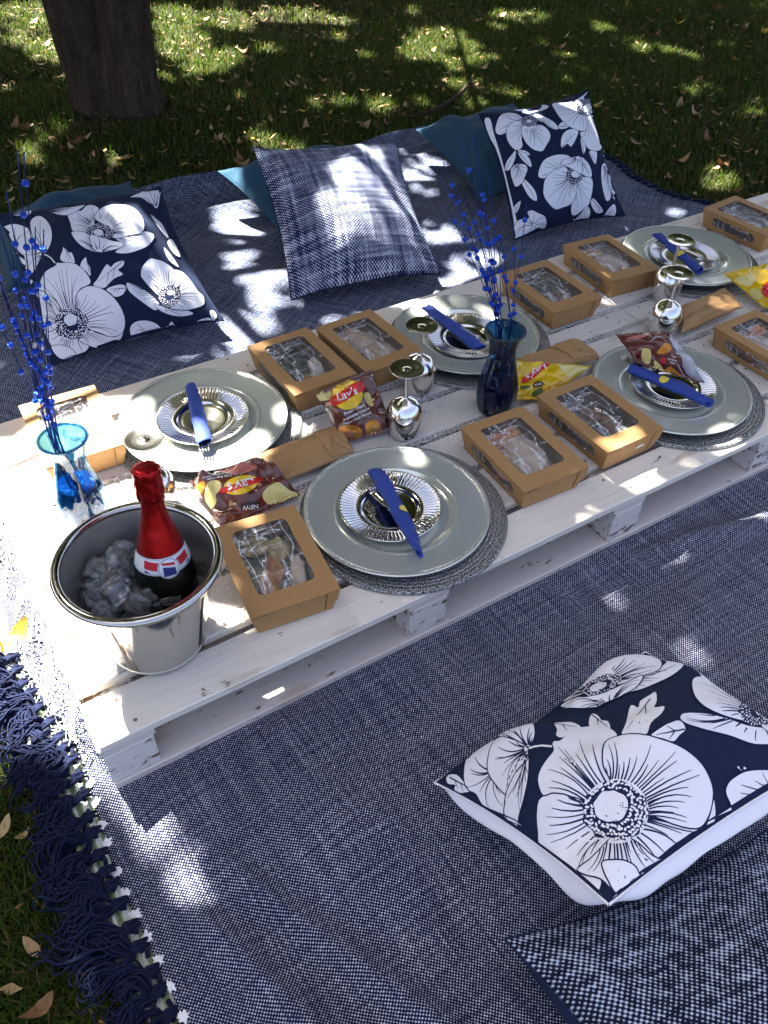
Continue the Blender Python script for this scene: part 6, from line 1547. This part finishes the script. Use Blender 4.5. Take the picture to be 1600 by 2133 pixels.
# brown packet on the right plate
S, r, Pr = packet([at(1281, 697, .205), at(1392, 690, .235), at(1470, 800, .165), at(1326, 757, .180)], .026, .012, M['bag_brown'], 'brown crisp packet with crisp pictures lying on the right plate', 14, (1270, 660), 1600/330, .05, .006)
Pr.fill([(335,330),(380,318),(420,350),(405,470),(350,460),(320,410)], CHIP); Pr.done('food_picture', INK, r); Pr.fill([(445,460),(470,445),(520,490),(555,560),(550,590),(490,570)], CHIP); Pr.done('food_picture', INK, r); Pr.fill([(480,350),(530,300),(560,262),(620,290),(615,340),(560,370),(500,375)], ORA); Pr.done('food_picture', INK, r); Pr.fill([(590,505),(620,500),(740,600),(600,590)], ORA, smooth=False); Pr.done('food_picture', INK, r); Pr.fill([(185,205),(330,185),(385,190),(300,225),(200,225)], STEAK); Pr.done('food_picture', INK, r)
Pr.fill([(600,225),(680,250),(760,330),(915,520),(925,600),(775,570),(740,500),(680,370)], SILV, smooth=False); Pr.done('silver_back', INK, r)
Pr.line(np.array([(605,225),(650,300),(680,380),(690,480),(730,560),(760,610)]), .0028, SILV)
for k in range(5): Pr.line(np.array([(410+14*k, 250-8*k), (470+22*k, 190+4*k)]), .0012, SILV)
Pr.fill(ell((540, 440), 26, 34), RED); text(Pr, "Lay's", (645, 400), (-26, -12), (10, -26), WHI); text(Pr, 'potatoes', (635, 430), (-26, -8), (8, -24), WHI); text(Pr, 'Only', (640, 465), (-26, -8), (8, -24), WHI); Pr.done('lettering', INK, r)
# yellow packet cut off at the right
S, r, Pr = packet([at(1505, 570, .170), at(1640, 540, .195), at(1700, 650, .150), at(1588, 640, .140)], .024, .010, M['bag_yellow'], 'yellow crisp packet at the right edge beside the farthest plate', 15, (1100, 400), 1600/500, .03, .006)
for q in (ell((1425, 590), 40, 28, 20), ell((1490, 570), 36, 24, 40), ell((1520, 680), 44, 34, 30), ell((1470, 610), 30, 22, 0)): Pr.fill(q, CHIP); Pr.done('crisp_picture', INK, r)
Pr.fill(ell((1630, 650), 70, 62), RED); text(Pr, "Lay's", (1640, 650), (56, 20), (-10, -60), WHI); Pr.done('logo', INK, r)
# paper bags
def paper_bag(corners, T, label, seed, fold=None):
    S = Soft(corners, T, .004, .012, seed, .0016, .22, ends=False); root = empty('paper_bag', tuple(S.o)); tag(root, label, 'paper bag', 'flat brown paper bags')
    S.panel('bag_front', 1, M['paper'], root, 40); S.panel('bag_back', -1, M['paper'], root, 24)
    if fold:
        u0, u1 = fold; n = 14; v = []
        for i in range(n):
            for j in range(n):
                u = u0+(u1-u0)*i/(n-1); w = -.98+1.96*j/(n-1)
                v.append(S.pos(np.array(u), np.array(w*.98), 1)+S.n*(.0025+.003*(i/(n-1))*(1-(abs(w)) ** 4)+.0012*vnoise(u*7, w*4, seed))-S.o)
        F = grid_faces(n, n); o = obj('folded_flap', v, F, M['paper'], root); s_ = o.modifiers.new('thickness', 'SOLIDIFY'); s_.thickness = .0008
        # pointed tuck on the flap
        P = [S.pos(np.array(u0+(u1-u0)*a), np.array(b), 1)+S.n*.0062-S.o for a, b in ((.1, -.95), (.45, -.35), (.85, -.92), (.5, .15))]
        o = obj('folded_tuck', P, [(0, 3, 1), (1, 3, 2)], M['paper'], root); s_ = o.modifiers.new('thickness', 'SOLIDIFY'); s_.thickness = .0008
    return root
paper_bag([at(518, 952, .145), at(704, 890, .145), at(739, 945, .145), at(583, 1006, .143)], .010, 'long flat brown paper bag with folded end, between the two left plates', 21, (.40, .99))
paper_bag([at(1076, 749, .150), at(1196, 709, .150), at(1250, 747, .145), at(1128, 775, .148)], .012, 'brown paper bag behind the yellow packet', 22, (.1, .99))
paper_bag([at(1417, 641, .158), at(1510, 601, .158), at(1547, 640, .150), at(1419, 694, .150)], .012, 'plain brown paper bag beside the far goblets', 23, None)
